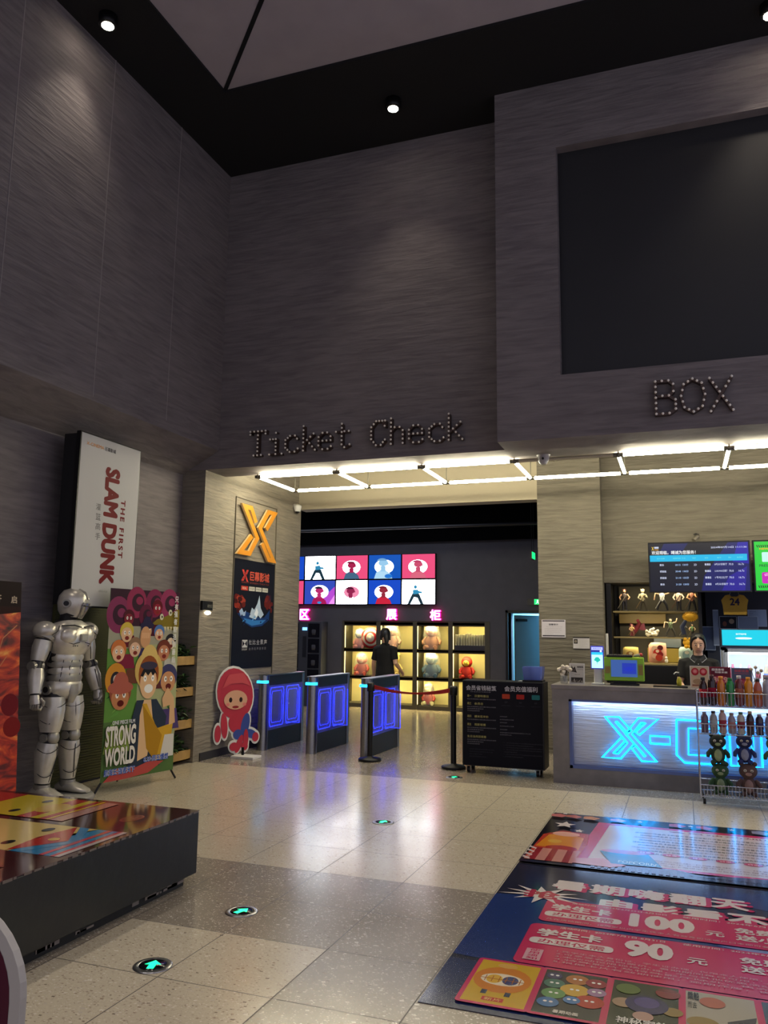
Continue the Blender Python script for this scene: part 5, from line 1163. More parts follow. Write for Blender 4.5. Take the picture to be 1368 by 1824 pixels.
t = thing('yellow_toy', 'bright yellow spiky soft toy hanging at the right end of the second shelf', 'soft toy', (.10, 11.0, 1.69))
g = Geo(); random.seed(2); YT = mat('toy_sun', 'd8a018', .7)
g.ball((.10, 11.0, 1.745), (.07, .05, .045), YT)
for k in range(22): a_ = k*.2856; g.loft([((.10+.05*math.cos(a_), 11.0-.01, 1.745+.03*math.sin(a_)), .016, .016), ((.10+.095*math.cos(a_), 10.99, 1.745+.065*math.sin(a_)), .006, .006)], YT, 6)
g.build('body', t)
g = Geo(); g.loft([((.05, 11.0, 1.70), .02, .02), ((.0, 11.02, 1.62), .03, .03), ((.02, 11.03, 1.52), .025, .025)], mat('toy_navy', '28304a', .6), 10); g.build('arm', t)
t = thing('yellow_toy', 'small yellow soft toy just below the second shelf beside the cashier', 'soft toy', (.06, 11.0, 1.37))
g = Geo(); g.ball((.06, 11.02, 1.42), (.06, .04, .05), YT); g.ball((.03, 11.0, 1.46), .025, YT); g.ball((.09, 11.0, 1.46), .025, YT); g.ball((.04, 11.0, 1.37), .025, YT); g.ball((.08, 11.0, 1.37), .025, YT); g.build('body', t)
def cushion(x, z, w_, h, c, art, label, y=11.08):
    t = thing('picture_cushion', label, 'cushion', (x, y, z), 0, 'square cushions on the lowest shelf')
    g = Geo()
    n = 8; vs = []
    for side in (-1, 1):
        for i in range(n+1):
            for j in range(n+1):
                u, v = i/n*2-1, j/n*2-1; vs.append((x+u*w_/2*(1-.06*v*v), y+side*.035*(1-u**4)*(1-v**4), z+h/2+v*h/2*(1-.06*u*u)))
    fs = []; m_ = (n+1)**2
    for i in range(n):
        for j in range(n):
            a_ = i*(n+1)+j; fs.append((a_, a_+n+1, a_+n+2, a_+1)); fs.append((m_+a_, m_+a_+1, m_+a_+n+2, m_+a_+n+1))
    g.add(vs, fs, flat(c, .6), True); g.build('case', t)
    a = Art(wallframe(x-w_*.4, x+w_*.4, y-.036, z+h*.1, z+h*.9), .0); art(a); a.build('picture', t)
cushion(-.64, 1.155, .20, .20, 'b49c58', lambda a: (a.ell(.45, .55, .3, .2, '8c6434'), a.ell(.5, .6, .15, .1, 'c8b484')), 'tan square cushion on the lowest shelf behind the till')
cushion(-.31, 1.155, .22, .26, 'c08c74', lambda a: [a.ell(u, v, r, r*.8, c) for u, v, r, c in ((.3, .75, .2, 'd8b090'), (.7, .8, .2, '5c2020'), (.5, .5, .3, 'b03028'), (.7, .4, .2, '7c1c20'), (.3, .3, .2, 'd0a080'), (.6, .2, .25, 'a83828'), (.5, .6, .12, 'e0c0a0'))], 'square cushion with a red and skin toned picture on the lowest shelf')
cushion(.03, 1.155, .17, .21, '8c9c94', lambda a: (a.ell(.5, .5, .3, .3, '6a8080'), a.ell(.6, .7, .2, .12, 'c8c0a8')), 'grey green square cushion beside the cashier on the lowest shelf')
for k, x in enumerate((-.205, -.04)):
    t = thing('bird_ornament', 'tiny white bird ornament %s on the lowest shelf' % ('beside the red cushion' if k == 0 else 'right in front of the yellow board'), 'ornament', (x, 11.03, 1.155)); g = Geo()
    g.ball((x, 11.03, 1.185), (.022, .018, .03), mat('toy_cream')); g.ball((x, 11.02, 1.225), .016, mat('toy_cream'), 10, 6); g.build('body', t); g = Geo(); g.cyl((x-.014, 11.015, 1.225), (x-.03, 11.01, 1.222), .004, mat('toy_sun'), .001, 6); g.build('beak', t)
# jersey, notices and fridge on the right
t = thing('yellow_jersey', 'yellow sports vest number 24 hanging below the timetable screen', 'vest', (.60, 10.9, 1.78))
F = wallframe(.47, .78, 10.93, 1.77, 2.02); g = Geo()
g.prism([(.08, 0), (.92, 0), (.95, .45), (1, .72), (.85, .95), (.70, 1), (.60, .90), (.40, .90), (.30, 1), (.15, .95), (0, .72), (.05, .45)], F, -.03, .0, mat('jersey_yellow', 'a8862c', .8, bump=.3, nscale=15)); g.build('cloth', t, bevel=.006)
g = Geo(); g.cyl((.57, 10.945, 2.01), (.62, 10.96, 2.19), .003, STEEL, n=6); g.cyl((.68, 10.945, 2.01), (.63, 10.96, 2.19), .003, STEEL, n=6); g.build('hanger', t)
a = Art(F, .001); a.text('24', .32, .46, .68, .82, '2a2440', bold=.04); a.text('SPORT', .35, .86, .65, .91, '5a3a20'); a.build('number', t)
def notice(label, px0, py0, px1, py1, y, col='8f9cb4', fill=None, cat='notice', name='notice_sheet', group=None):
    p0, p1 = at(px0, py1, 1, y), at(px1, py0, 1, y)
    def ar(a):
        a.rect(.03, .03, .97, .97, col)
        if fill: fill(a)
    return framed(name, label, cat, p0.x, p1.x, p0.z, p1.z, y, ar, .006, 'a8b4c8', 0, group)
GW = mat('grey_partition', '2c2f3c', .7); g = Geo(); g.box(.30, 3.3, 11.50, 11.58, 0, 2.17, GW); struct('wall_partition', g)
def txt(lines, c='5a6480'): return lambda a: [a.text(s, .12, .86-.12*i, min(.9, .12+.08*len(s)), .92-.12*i, c) for i, s in enumerate(lines)]
notice('tall clear sheet on the dark wall right of the cashier', 1248, 1116, 1273, 1158, 11.45, '55607c', txt(['价目', '说明', '须知', '注意']))
notice('narrow pale strip hanging right of the cashier', 1272, 1086, 1279, 1150, 11.4, '7c88a0')
notice('light sheet above the fridge, upper of two', 1333, 1086, 1365, 1116, 11.40, '8c9cb8', txt(['营业时间', '公告']))
notice('blue grey sheet above the fridge, lower of two', 1315, 1098, 1350, 1120, 11.35, '6c7890', txt(['食品经营许可证', '公示栏']))
notice('dark picture with a pale figure below the yellow vest', 1282, 1098, 1312, 1120, 11.38, '22242c', lambda a: (a.ell(.3, .4, .12, .2, '6c4438'), a.ell(.7, .6, .15, .2, '8c7c6c')))
t = thing('drinks_fridge', 'lit glass door drinks fridge with a cyan header at the right edge', 'fridge', (.95, 10.6, 0))
fx0, fx1, fy = .435, 1.45, 10.38
FS = mat('fridge_shell', '9aa4b8', .4)
g = Geo(); g.box(fx0, fx0+.04, fy, 11.0, 0, 1.38, FS); g.box(fx1-.04, fx1, fy, 11.0, 0, 1.38, FS); g.box(fx0, fx1, fy+.55, 11.0, 0, 1.38, mat('fridge_inner', 'e8f0f8', .4, emit=.45, ecol='d8e8ff')); g.box(fx0, fx1, fy, 11.0, 1.34, 1.38, FS); g.box(fx0, fx1, fy, 11.0, 0, .12, FS); g.build('cabinet', t)
g = Geo(); g.box(fx0-.01, fx1+.01, fy-.02, fy+.5, 1.375, 1.59, mat('header_case', '182440', .4)); g.build('header', t, bevel=.006)
a = Art(wallframe(fx0, fx1, fy-.02, 1.40, 1.58), .001, M=lambda c: glow(c, 1.15)); a.rect(0, 0, 1, 1, '10c8e0'); a.ell(.23, .45, .085, .32*.18/1, 'f4fcff'); a.ell(.23, .47, .09, .06, 'f4fcff'); a.ell(.25, .42, .045, .03, 'c8f0f8'); a.text('EXTREME', .15, .68, .26, .78, 'f0ffff', bold=.03); a.build('lit_sign', t)
g = Geo(); g.box(fx0+.045, fx1-.045, fy+.01, fy+.05, 1.30, 1.335, mat('fridge_tube', 'ffffff', .3, emit=14, ecol='dcecff')); g.box(fx0+.045, fx0+.06, fy+.03, fy+.05, .15, 1.3, mat('fridge_tube')); g.build('light_strip', t)
for z in (.45, .72, .99): g = Geo(); g.box(fx0+.045, fx1-.045, fy+.06, fy+.5, z-.012, z, mat('fridge_inner')); g.build('shelf', t)
g = Geo(); g.box(fx0+.04, fx1-.04, fy-.008, fy, .14, 1.34, CLR); g.build('door_glass', t)
g = Geo()
for a_ in ((fx0+.02, fx0+.055, .12, 1.36), (fx1-.055, fx1-.02, .12, 1.36), (fx0+.02, fx1-.02, 1.32, 1.36), (fx0+.02, fx1-.02, .12, .16)): g.box(a_[0], a_[1], fy-.02, fy-.005, a_[2], a_[3], FS)
g.build('door_frame', t)
k_ = 0
for z in (.99, .72):
    for i in range(9):
        c = ('d8dce8', 'e0a8b0', 'e8e8f0', 'c86878', 'd0e8e8', 'e8d8b0')[(i*5+int(z*10)) % 6]; x = fx0+.11+i*.09
        t2 = thing('drink_bottle', 'pale bottle standing on the %s fridge shelf, %s' % ('upper' if z > .9 else 'second', ['first from the left', 'second from the left', 'third from the left', 'fourth from the left', 'in the middle', 'sixth from the left', 'seventh from the left', 'eighth from the left', 'last at the right'][i]), 'bottle', (x, fy+.16, z), 0, 'drinks inside the fridge')
        g = Geo(); g.lathe((x, fy+.16, z), [(.028, 0), (.03, .01), (.03, .12), (.012, .17), (.012, .19)], mat('can_'+c, c, .4), 14); g.build('body', t2)
        g = Geo(); g.lathe((x, fy+.16, z), [(.0305, .03), (.0305, .09)], mat('canw_'+c, ('b04050', '6080c0', 'e0e0e0')[i % 3], .4), 14); g.build('wrap', t2)
# notices on the pillar
def art_n1(a):
    a.rect(.04, .90, .96, .96, '34323c'); a.rect(.04, .06, .96, .12, '34323c'); a.text('温馨提示', .30, .68, .70, .78, '5a5860', bold=.03)
    for k in range(5): a.text('尊敬的顾客您好请照看好您的随身物品谢谢配合', .12 if k else .2, .58-k*.10, (.88, .84, .86, .78, .5)[k], .61-k*.10, '8a8890')
    a.rect(.04, .06, .96, .12, '34323c')
yp = 10.685
p0, p1 = at(965, 1135, 1, yp), at(1007, 1104, 1, yp); framed('notice_board', 'white notice sheet with dark bars on the pillar beside the hall opening', 'notice', p0.x, p1.x, p0.z, p1.z, yp, art_n1, .008, 'bdbac4')
def art_n2(a):
    a.rect(.0, .90, 1, 1, '2c2a2c'); a.rect(.05, .42, .28, .82, '2a2828'); a.ell(.165, .62, .08, .12, '7a726a')
    for k in range(6): a.text('服务监督电话投诉建议', .36, .74-k*.12, (.9, .92, .8, .9, .7, .85)[k], .78-k*.12, '8c8a88')
p0, p1 = at(1021, 1155, 1, yp), at(1050, 1135, 1, yp); framed('notice_board', 'small white notice with a tiny portrait on the pillar, lower right of the larger one', 'notice', p0.x, p1.x, p0.z, p1.z, yp, art_n2, .008, 'b4b2b6')
g = Geo(); p = at(1081, 1145, 1, 10.9); g.box(p.x-.01, p.x+.02, 10.86, 10.9, 1.20, 1.52, WHITE); tag(g.build('white_post', bevel=.003), 'slim white strip standing at the edge of the shelf niche', 'strip')
# ================================================================== ENTRANCE HALL: VIDEO WALL, SIGNS, CABINETS
WB, WR, WW = '1446bc', 'e24a78', 'f4f8ff'
def bust(a, u, c_, hc, sc=1.0, face=1, cape=None):
    """plain head-and-shoulders silhouette in profile"""
    a.poly([(u-.22*sc, 0), (u-.17*sc, .20*sc), (u-.05*sc, .30*sc), (u+.08*sc, .28*sc), (u+.2*sc, .14*sc), (u+.24*sc, 0)], cape or c_)
    a.poly([(u-.05*sc, .24*sc), (u+.07*sc, .24*sc), (u+.07*sc, .42*sc), (u-.06*sc, .42*sc)], c_)
    a.ell(u+.01*sc, .53*sc, .125*sc, .16*sc*.72, c_); a.poly([(u+.10*sc*face, .56*sc), (u+.16*sc*face, .49*sc), (u+.10*sc*face, .45*sc)], c_)
    a.ell(u-.02*sc*face, .60*sc, .125*sc, .12*sc*.72, hc, 0 if face > 0 else 0, 180)
def pose(a, u, c1, c2):
    a.poly([(u-.25, 0), (u-.16, 0), (u-.05, .28), (u+.05, .26), (u+.14, 0), (u+.24, 0), (u+.12, .38), (u+.06, .52), (u-.06, .52), (u-.13, .36)], c2)
    a.poly([(u-.08, .40), (u+.1, .42), (u+.07, .60), (u-.09, .58)], c1); a.ell(u-.01, .70, .05, .10*.72, c1); a.poly([(u+.04, .56), (u+.2, .5), (u+.19, .43), (u+.05, .45)], c1)
def ring(a, u, v, r, c='f8fbff'): a.ell(u, v, r, r*1.0, c)
PAN = {(0, 1): lambda a: (a.rect(0, 0, 1, 1, WB), ring(a, .5, .5, .3), bust(a, .5, '3a3a60', '1a1a38')),
 (0, 0): lambda a: (a.rect(0, 0, 1, 1, WR), ring(a, .5, .5, .3), bust(a, .5, '884060', '482040')),
 (1, 1): lambda a: (a.rect(0, 0, 1, 1, WW), pose(a, .42, '3080a8', '18303c')),
 (1, 0): lambda a: (a.rect(0, 0, 1, 1, '3048b0'), a.poly([(.45, 0), (1, 0), (1, .75), (.8, .5)], 'b048c8'), a.poly([(.8, 0), (1, 0), (1, .4)], 'e890e8'), ring(a, .5, .52, .29), bust(a, .48, 'b02868', '181428', 1.1, cape='a01850'), a.ell(.5, .06, .07, .05, '3088d0')),
 (2, 1): lambda a: (a.rect(0, 0, 1, 1, WR), ring(a, .48, .5, .29), bust(a, .48, 'a01c48', '701030', 1.1, cape='40607c')),
 (2, 0): lambda a: (a.rect(0, 0, 1, 1, WW), ring(a, .5, .5, .25, 'e888a8'), bust(a, .46, '8c2048', '50142c', 1.05, cape='f4f8ff')),
 (3, 1): lambda a: (a.rect(0, 0, 1, 1, '0c50b0'), ring(a, .48, .5, .30), bust(a, .44, '90c0e0', '70a0c8', 1.25, cape='a8d0e8'), a.ell(.62, .1, .12, .09, '2070c8')),
 (3, 0): lambda a: (a.rect(0, 0, 1, 1, WB), ring(a, .48, .5, .29), bust(a, .46, '8c2838', '701828', 1.1, cape='c02038')),
 (4, 1): lambda a: (a.rect(0, 0, 1, 1, WR), ring(a, .48, .48, .29), bust(a, .48, 'c04868', 'b03860', 1.1, cape='d06078')),
 (4, 0): lambda a: (a.rect(0, 0, 1, 1, WW), pose(a, .42, '3088b0', '18303c'))}
WHAT = {(4, 1): 'red screen with a profile bust, top right of the video wall', (4, 0): 'white screen with a blue striding figure, bottom right of the video wall', (3, 1): 'blue screen with a pale bulky bust in the top row of the video wall', (3, 0): 'blue screen with a red bust in the bottom row of the video wall',
  (2, 1): 'pink red screen with a dark red profile bust in the top row', (2, 0): 'white screen with a small pink disc behind a bust, bottom row', (1, 1): 'white screen with a blue striding figure in the top row', (1, 0): 'blue and magenta screen with a caped bust in the bottom row',
  (0, 1): 'blue screen half hidden by the grey logo wall, top row', (0, 0): 'pink screen half hidden by the grey logo wall, bottom row'}
for (i, j), fn in PAN.items():
    x1 = -4.57-(4-i)*.722; x0 = x1-.715; z0 = 2.055+j*.515; z1 = z0+.508
    t = thing('video_screen', WHAT[(i, j)], 'screen', ((x0+x1)/2, 15.45, z0), 0, 'video wall over the display cabinet')
    g = Geo(); g.box(x0, x1, 15.41, 15.5, z0, z1, mat('screen_bezel')); g.build('bezel', t)
    a = Art(wallframe(x0+.012, x1-.012, 15.41, z0+.012, z1-.012), .001, step=.0006, M=lambda c: mat('vid_'+c, '080808', .3, emit=9.0 if c in ('f4f8ff', 'f8fbff') else 1.15, ecol=c, sample=c in (WB, WR, WW)))
    fn(a); a.build('picture', t)
NP = mat('sign_glow', 'ffc8f0', .4, emit=5.5, ecol='ff9ae6', sample=False); NS = mat('sign_side', 'e01890', .4, emit=2.2, ecol='f01098')
def hallsign(ch, px0, px1, py0, py1, label):
    p0, p1 = at(px0, py1, 1, 15.44), at(px1, py0, 1, 15.44); t = thing('sign_letter', label, 'sign', ((p0.x+p1.x)/2, 15.44, p0.z), 0, 'pink glowing characters in the hall')
    F = Frame((p0.x, 15.44, p0.z), (p1.x-p0.x, 0, 0), (0, 0, p1.z-p0.z))
    vs, fs, x0, x1, y0, y1 = glyphs(ch, .035); g = Geo(); g.add([F.p((v.x-x0)/(x1-x0), (v.y-y0)/(y1-y0), .012+v.z) for v in vs], fs, NP); g.build('face', t)
    vs, fs, x0, x1, y0, y1 = glyphs(ch, .075); g = Geo(); W_ = x1-x0
    g.add([F.p((v.x-x0)/W_*1.06-.03, (v.y-y0)/(y1-y0)*1.06-.03, v.z) for v in vs], fs, NS); g.add([F.p((v.x-x0)/W_*1.06-.03, (v.y-y0)/(y1-y0)*1.06-.03, -.04) for v in vs], [f[::-1] for f in fs], NS); g.build('rim', t)
hallsign('区', 534, 551, 1085, 1104, 'pink glowing character above the locker cabinet beside the logo wall')
hallsign('展', 688, 707, 1085, 1104, 'pink glowing character over the second column of the display cabinet')
hallsign('柜', 766, 785, 1086, 1105, 'pink glowing character over the third column of the display cabinet')
# parcel style locker with windows
t = thing('locker_cabinet', 'grey vending locker with dark windows and a small lit screen beside the logo wall', 'cabinet', (-7.29, 15.3, 0))
lx0, lx1 = -7.72, -6.93; LG = mat('locker_grey', '3c3f4c', .5)
g = Geo(); g.box(lx0, lx1, 15.2, 15.5, 0, 1.70, LG); g.build('body', t, bevel=.006)
cols_ = ((lx0+.05, lx0+.27), (lx1-.30, lx1-.05))
for (xa, xb) in cols_:
    for r_ in range(4):
        z = 1.38-r_*.31; f_ = Geo(); f_.box(xa, xb, 15.19, 15.2, z, z+.28, mat('locker_window', '14141d', .2)); o = f_.build('locker_door', t)
        g = Geo(); g.lathe(((xa+xb)/2, 15.185, z+.05), [(.035, 0), (.045, .05), (.045, .10), (.03, .11)], mat('cup_grey', ('4a4a55', '6a6a72', '5a3038', '70707a')[r_ % 4], .5), 12); 
        g.v = [(p[0], 15.19-(15.185-p[1])*.05-.0, p[2]) for p in g.v]; g.build('cup_picture', o)
g = Geo(); g.box(lx0+.36, lx0+.46, 15.185, 15.2, 1.52, 1.58, mat('locker_lcd', '101020', .3, emit=3, ecol='70b0ff')); g.build('screen', t)
g = Geo(); g.box(lx0+.37, lx0+.45, 15.19, 15.2, .98, 1.40, mat('locker_panel', '22242e', .4)); g.build('keypad', t)
# display cabinet set in the wall
CELL = mat('cell_paint', 'c8bf90', .7); FR = mat('cabinet_frame', '4a463c', .5); BRD = mat('cabinet_shelf', '2e2015', .5)
t = thing('display_cabinet', 'built-in display cabinet of glowing yellow compartments holding toys', 'cabinet', ((cx0+cx1)/2, 15.6, 0))
cxs = [-6.55, -5.80, -5.02, -4.285, -3.55]; czs = [.08, .62, 1.165, 1.69]
g = Geo(); g.box(cx0, cx1, YH+.45, YH+.48, 0, 1.73, CELL); g.box(cx0, cx1, YH, YH+.45, 1.70, 1.73, BRD); g.box(cx0, cx1, YH, YH+.45, 0, .075, FR); g.build('carcass', t)
for x in cxs: g = Geo(); g.box(x-.045, x+.045, YH-.01, YH+.45, 0, 1.72, FR) if x not in (cxs[0], cxs[-1]) else g.box(x-.05, x+(.0 if x == cxs[0] else .05), YH-.01, YH+.45, 0, 1.72, FR); g.build('upright', t)
for z in czs[1:4]: g = Geo(); g.box(cxs[0], cxs[-1], YH-.005, YH+.45, z-.035, z, BRD); g.box(cxs[0], cxs[-1], YH-.005, YH+.012, z-.06, z, BRD); g.build('shelf_board', t)
CS2 = mat('cell_led_side', 'fff0a0', .3, emit=5, ecol='ffe898')
CS = mat('cell_led', 'fff0a0', .3, emit=CELL_E, ecol='ffe898')
for i in range(4):
    for j in range(3):
        xa = cxs[i]+(.045 if i else .005); g = Geo(); g.box(xa, xa+.006, YH+.03, YH+.038, czs[j]+.02, czs[j+1]-.05, CS2); g.box(cxs[i]+.05, cxs[i+1]-.05, YH+.03, YH+.05, czs[j+1]-.048, czs[j+1]-.038, CS); g.build('light_strip', t)
def toy(x, z, h, c1, c2, c3, label, bag=False, ears='round', fat=1.0, y=15.68):
    t = thing('display_toy', label, 'toy', (x, y, z), 0, 'toys in the display cabinet'); M_ = Matrix.Translation((x, y, z)) @ Matrix.Scale(h, 4)
    def mk(n, fn, p=None):
        g = Geo(); g.T = M_; fn(g); return g.build(n, p or t)
    A_, B_, C_ = (mat('toy_'+c, c, .6) for c in (c1, c2, c3))
    mk('body', lambda g: g.loft([((0, 0, .04), .20*fat, .16), ((0, 0, .18), .25*fat, .19), ((0, 0, .38), .22*fat, .17), ((0, 0, .52), .13*fat, .12)], A_, 16, ref=(1, 0, 0)))
    hd = mk('head', lambda g: g.ball((0, -.02, .70), (.24, .21, .24), B_))
    mk('face', lambda g: g.ball((0, -.10, .67), (.17, .15, .16), C_), hd)
    for s in (-1, 1):
        mk('arm', lambda g: g.loft([((s*.18*fat, 0, .46), .07, .07), ((s*.30*fat, -.05, .30), .07, .07), ((s*.28*fat, -.12, .2), .05, .05)], A_, 12))
        mk('leg', lambda g: g.loft([((s*.12, -.05, .10), .10, .10), ((s*.2, -.22, .08), .09, .09), ((s*.22, -.28, .09), .06, .08)], C_ if fat < 1 else A_, 12))
        if ears == 'round': mk('ear', lambda g: g.ball((s*.18, 0, .89), (.08, .04, .08), B_, 12, 8), hd)
        mk('eye', lambda g: g.ball((s*.07, -.245, .70), .02, BLACK, 8, 6), hd)
    if bag: mk('plastic_bag', lambda g: g.loft([((0, -.02, .0), .30*fat, .30), ((.01, -.02, .25), .34*fat, .32), ((0, -.02, .6), .31*fat, .30), ((0, -.02, .9), .24*fat, .2), ((.02, 0, 1.0), .05, .05)], mat('thin_film', 'e8ecf0', .08, alpha=.18), 9, ref=(1, 0, 0)))
    return t
R1_, R2_, R3_ = czs[2], czs[1], czs[0]
toy(-6.27, R1_, .42, 'c87c78', '2c5a9c', 'c0c4c8', 'blue-haired toy with a pale face in plastic, top left compartment', True, None)
toy(-5.58, R1_, .52, 'd8a890', 'd0a088', 'e0b8a4', 'large pinkish soft bear in the top compartment behind the woman', True, fat=1.2)
toy(-4.72, R1_, .53, 'c8906c', 'd88c78', 'f0c0b0', 'salmon coloured soft bear in the top compartment under the pink sign', True, fat=1.1)
toy(-6.22, R2_, .47, 'b84838', 'c83828', 'e08878', 'red capped toy in plastic in the middle left compartment', True, None)
toy(-5.52, R2_, .50, 'b09c60', 'a89458', 'c0ac78', 'khaki soft bear half hidden behind the woman', False, fat=1.1)
toy(-4.72, R2_, .52, '3c5c74', '4a6a80', '6c8894', 'slate blue soft toy wrapped in clear plastic in the third column', True, None, fat=1.1)
toy(-4.00, R2_, .46, 'b02018', 'a81c14', 'd8b848', 'red toy with a golden yellow face in the right-hand column', False, None)
toy(-4.78, R3_, .45, 'b03028', '4a3c2c', 'd8d0a0', 'doll with a cream face and red shoes in the bottom compartment', True, None, fat=.85)
t = thing('round_shield', 'round toy shield with red and white rings standing in the top left compartment', 'shield', (-6.0, 15.6, R1_))
g = Geo(); c = V3((-6.00, 15.60, R1_+.225))
for k, (r_, cc) in enumerate(((.222, 'b02028'), (.178, 'd8d0c8'), (.135, 'b02028'), (.092, 'd8d0c8'))):
    g.T = Matrix.Translation(c) @ Matrix.Rotation(math.radians(90), 4, 'X'); g.lathe((0, 0, 0), [(r_, .0+.012*k), (r_*.97, .012+.012*k), (r_*.6, .026+.012*k), (.0, .032+.012*k)], mat('shield_'+cc, cc, .35, metal=.2), 32)
g.T = None; g.build('disc', t)
for k in range(12):
    x = -4.19+k*.053; h = .21+(.02 if k in (4, 5) else 0); t = thing('boxed_disc', 'slim white case on the top right shelf, ' + ['first from the left', 'second from the left', 'third from the left', 'fourth from the left', 'taller one in the middle', 'second taller one in the middle', 'seventh from the left', 'eighth from the left', 'ninth from the left', 'third from the right', 'second from the right', 'last at the right'][k], 'case', (x, 15.62, R1_+.10), 0, 'white cases on the top right shelf')
    g = Geo(); g.box(x-.019, x+.019, 15.56, 15.72, R1_+.10, R1_+.10+h, mat('case_white', 'b8b4a0', .5)); g.build('case', t, bevel=.003)
    g = Geo(); g.box(x-.010, x+.010, 15.557, 15.56, R1_+.12, R1_+.09+h, mat('case_spine', '8c8878', .5)); g.build('spine', t)
g = Geo(); g.box(-4.22, -3.57, 15.55, 15.75, R1_, R1_+.10, mat('case_plinth', '28283c', .5)); tag(g.build('plinth_box', bevel=.004), 'dark blue plinth under the row of white cases', 'plinth')
# green exit signs
EX = mat('exit_green', '10d060', .4, emit=2.2, ecol='18e070')
def runman(a, u, s, c):
    a.ell(u, .78, .05*s, .09, c); a.poly([(u-.04*s, .70), (u+.06*s, .68), (u+.03*s, .42), (u-.06*s, .42)], c); a.poly([(u+.02*s, .44), (u+.14*s, .30), (u+.10*s, .10), (u+.06*s, .12), (u+.07*s, .28), (u-.04*s, .40)], c); a.poly([(u-.05*s, .42), (u-.02*s, .25), (u-.16*s, .14), (u-.14*s, .20), (u-.08*s, .27)], c)
p = at(959, 1072, 1, 15.44); t = thing('exit_sign', 'green lit exit sign over the half open door', 'sign', (p.x-.05, 15.45, p.z-.06))
g = Geo(); g.box(p.x-.21, p.x+.14, 15.45, 15.5, p.z-.06, p.z+.06, mat('exit_case', '4c4a48', .5)); g.build('case', t)
a = Art(wallframe(p.x-.08, p.x+.13, 15.45, p.z-.05, p.z+.05), .001, M=lambda c: mat('exit_'+c, '082010', .4, emit=2.2, ecol=c)); a.rect(0, 0, 1, 1, '10d060'); runman(a, .3, 1.2, 'd8fff0'); a.build('lit_face', t)
p = at(949, 990, 1, 14.8); t = thing('exit_sign', 'green lit exit sign hanging edge-on near the hall ceiling', 'sign', (p.x, 14.8, p.z-.07))
g = Geo(); g.box(p.x-.02, p.x+.015, 14.62, 14.95, p.z-.07, p.z+.07, mat('exit_case')); g.build('case', t); g = Geo()
for y in (14.68, 14.9): g.cyl((p.x, y, p.z+.07), (p.x, y, 4.2), .005, BLACK, n=6)
g.build('hanger', t)
g = Geo(); g.box(p.x+.015, p.x+.020, 14.63, 14.94, p.z-.06, p.z+.06, EX); g.build('lit_face', t)

# ================================================================== FLOOR: WAY MARKERS AND BIG FLOOR ADVERT
for (x, y), n, ang in (((-2.30, 3.30), 'nearest the camera, left of the dark tiles', 1.9), ((-2.29, 4.07), 'second nearest, set in the dark tiles', 1.25), ((-2.30, 6.31), 'third, out on the pale tiles', 1.4), ((-2.31, 8.50), 'farthest, by the menu board', 1.5)):
    t = thing('floor_marker', 'round steel floor light with a green arrow, ' + n, 'floor light', (x, y, 0), 0, 'green arrow floor lights')
    g = Geo(); g.lathe((x, y, 0), [(.088, 0), (.088, .002), (.084, .005), (.062, .005), (.060, .003)], STEEL, 36); g.build('steel_ring', t)
    g = Geo(); g.lathe((x, y, .003), [(.061, 0), (.061, .0025), (.0, .0026)], mat('marker_black', '06080a', .12), 32); g.build('glass_disc', t)
    g = Geo(); R_ = Matrix.Translation((x, y, .0062)) @ Matrix.Rotation(ang-1.57, 4, 'Z'); g.T = R_
    g.add([(-.016, -.045, 0), (.016, -.045, 0), (.016, .002, 0), (.038, .002, 0), (0, .048, 0), (-.038, .002, 0), (-.016, .002, 0)], [tuple(range(7))], mat('marker_green', '08301c', .3, emit=3.2, ecol='10e088')); g.build('arrow', t)
x0, x1, ya, yb = -1.08, 2.10, 3.40, 7.22
t = thing('floor_advert', 'huge printed film club advert laid on the floor before the counter', 'floor graphic', ((x0+x1)/2, 5.3, 0))
g = Geo(); GLS = lambda c: mat('vinyl_'+c, c, .16, spec=.5, coat=.35)
g.box(x0, x1, ya, 5.585, .0005, .0025, GLS('121630')); g.box(x0, x1, 5.595, yb, .0005, .0025, GLS('14121c')); g.build('vinyl_sheet', t)
F = Frame((0, 0, .003), (1, 0, 0), (0, 1, 0)); a = Art(F, .0002, step=.00003, M=GLS)
MG = 'c02458'; NV = '16244e'; WT = 'd8ccc8'
# lower sheet
a.poly([(x0, 3.95), (x0, 4.9), (-.6, 5.0), (.0, 4.6), (x1, 4.5), (x1, 3.9), (-.6, 3.9)], '14306c'); a.poly([(-1.08, 3.4), (-1.08, 3.9), (-.5, 3.9), (.4, 3.6), (x1, 3.7), (x1, 3.4)], '1c2c58')
a.poly([(-.2, 5.35), (.5, 5.5), (1.2, 5.3), (.6, 5.1)], '182a68'); a.poly([(.1, 4.53), (x1, 4.6), (x1, 4.52), (.3, 4.47)], '8088b8'); a.poly([(.3, 4.52), (.8, 4.55), (.9, 4.5), (.4, 4.49)], '3a8ab8')
def bigtext(s, u0, v0, u1, v1, b=.05):
    a.text(s, u0+.022, v0-.012, u1+.03, v1-.012, MG, bold=b+.02); a.text(s, u0, v0, u1, v1, WT, bold=b)
for k, ch in enumerate('暑期嗨翻天'): bigtext(ch, -.80+k*.222, 5.12, -.60+k*.222, 5.30)
for k, ch in enumerate('电影看不停'): bigtext(ch, -.50+k*.222, 4.85, -.30+k*.222, 5.05)
st_ = []
for k in range(22): r_ = (.24 if k % 2 == 0 else .10)*(1+.15*((k*3) % 4 == 0)); a_ = 2*math.pi*k/22; st_.append((-.82+r_*.95*math.cos(a_), 4.97+r_*.62*math.sin(a_)))
a.rrect(-.78, 4.54, 1.55, 4.91, MG, .04, .04); a.rrect(-.80, 3.95, 1.55, 4.49, MG, .04, .04)
a.poly(st_, WT); a.text('抢', -.93, 4.90, -.72, 5.05, 'b01c40', bold=.05)
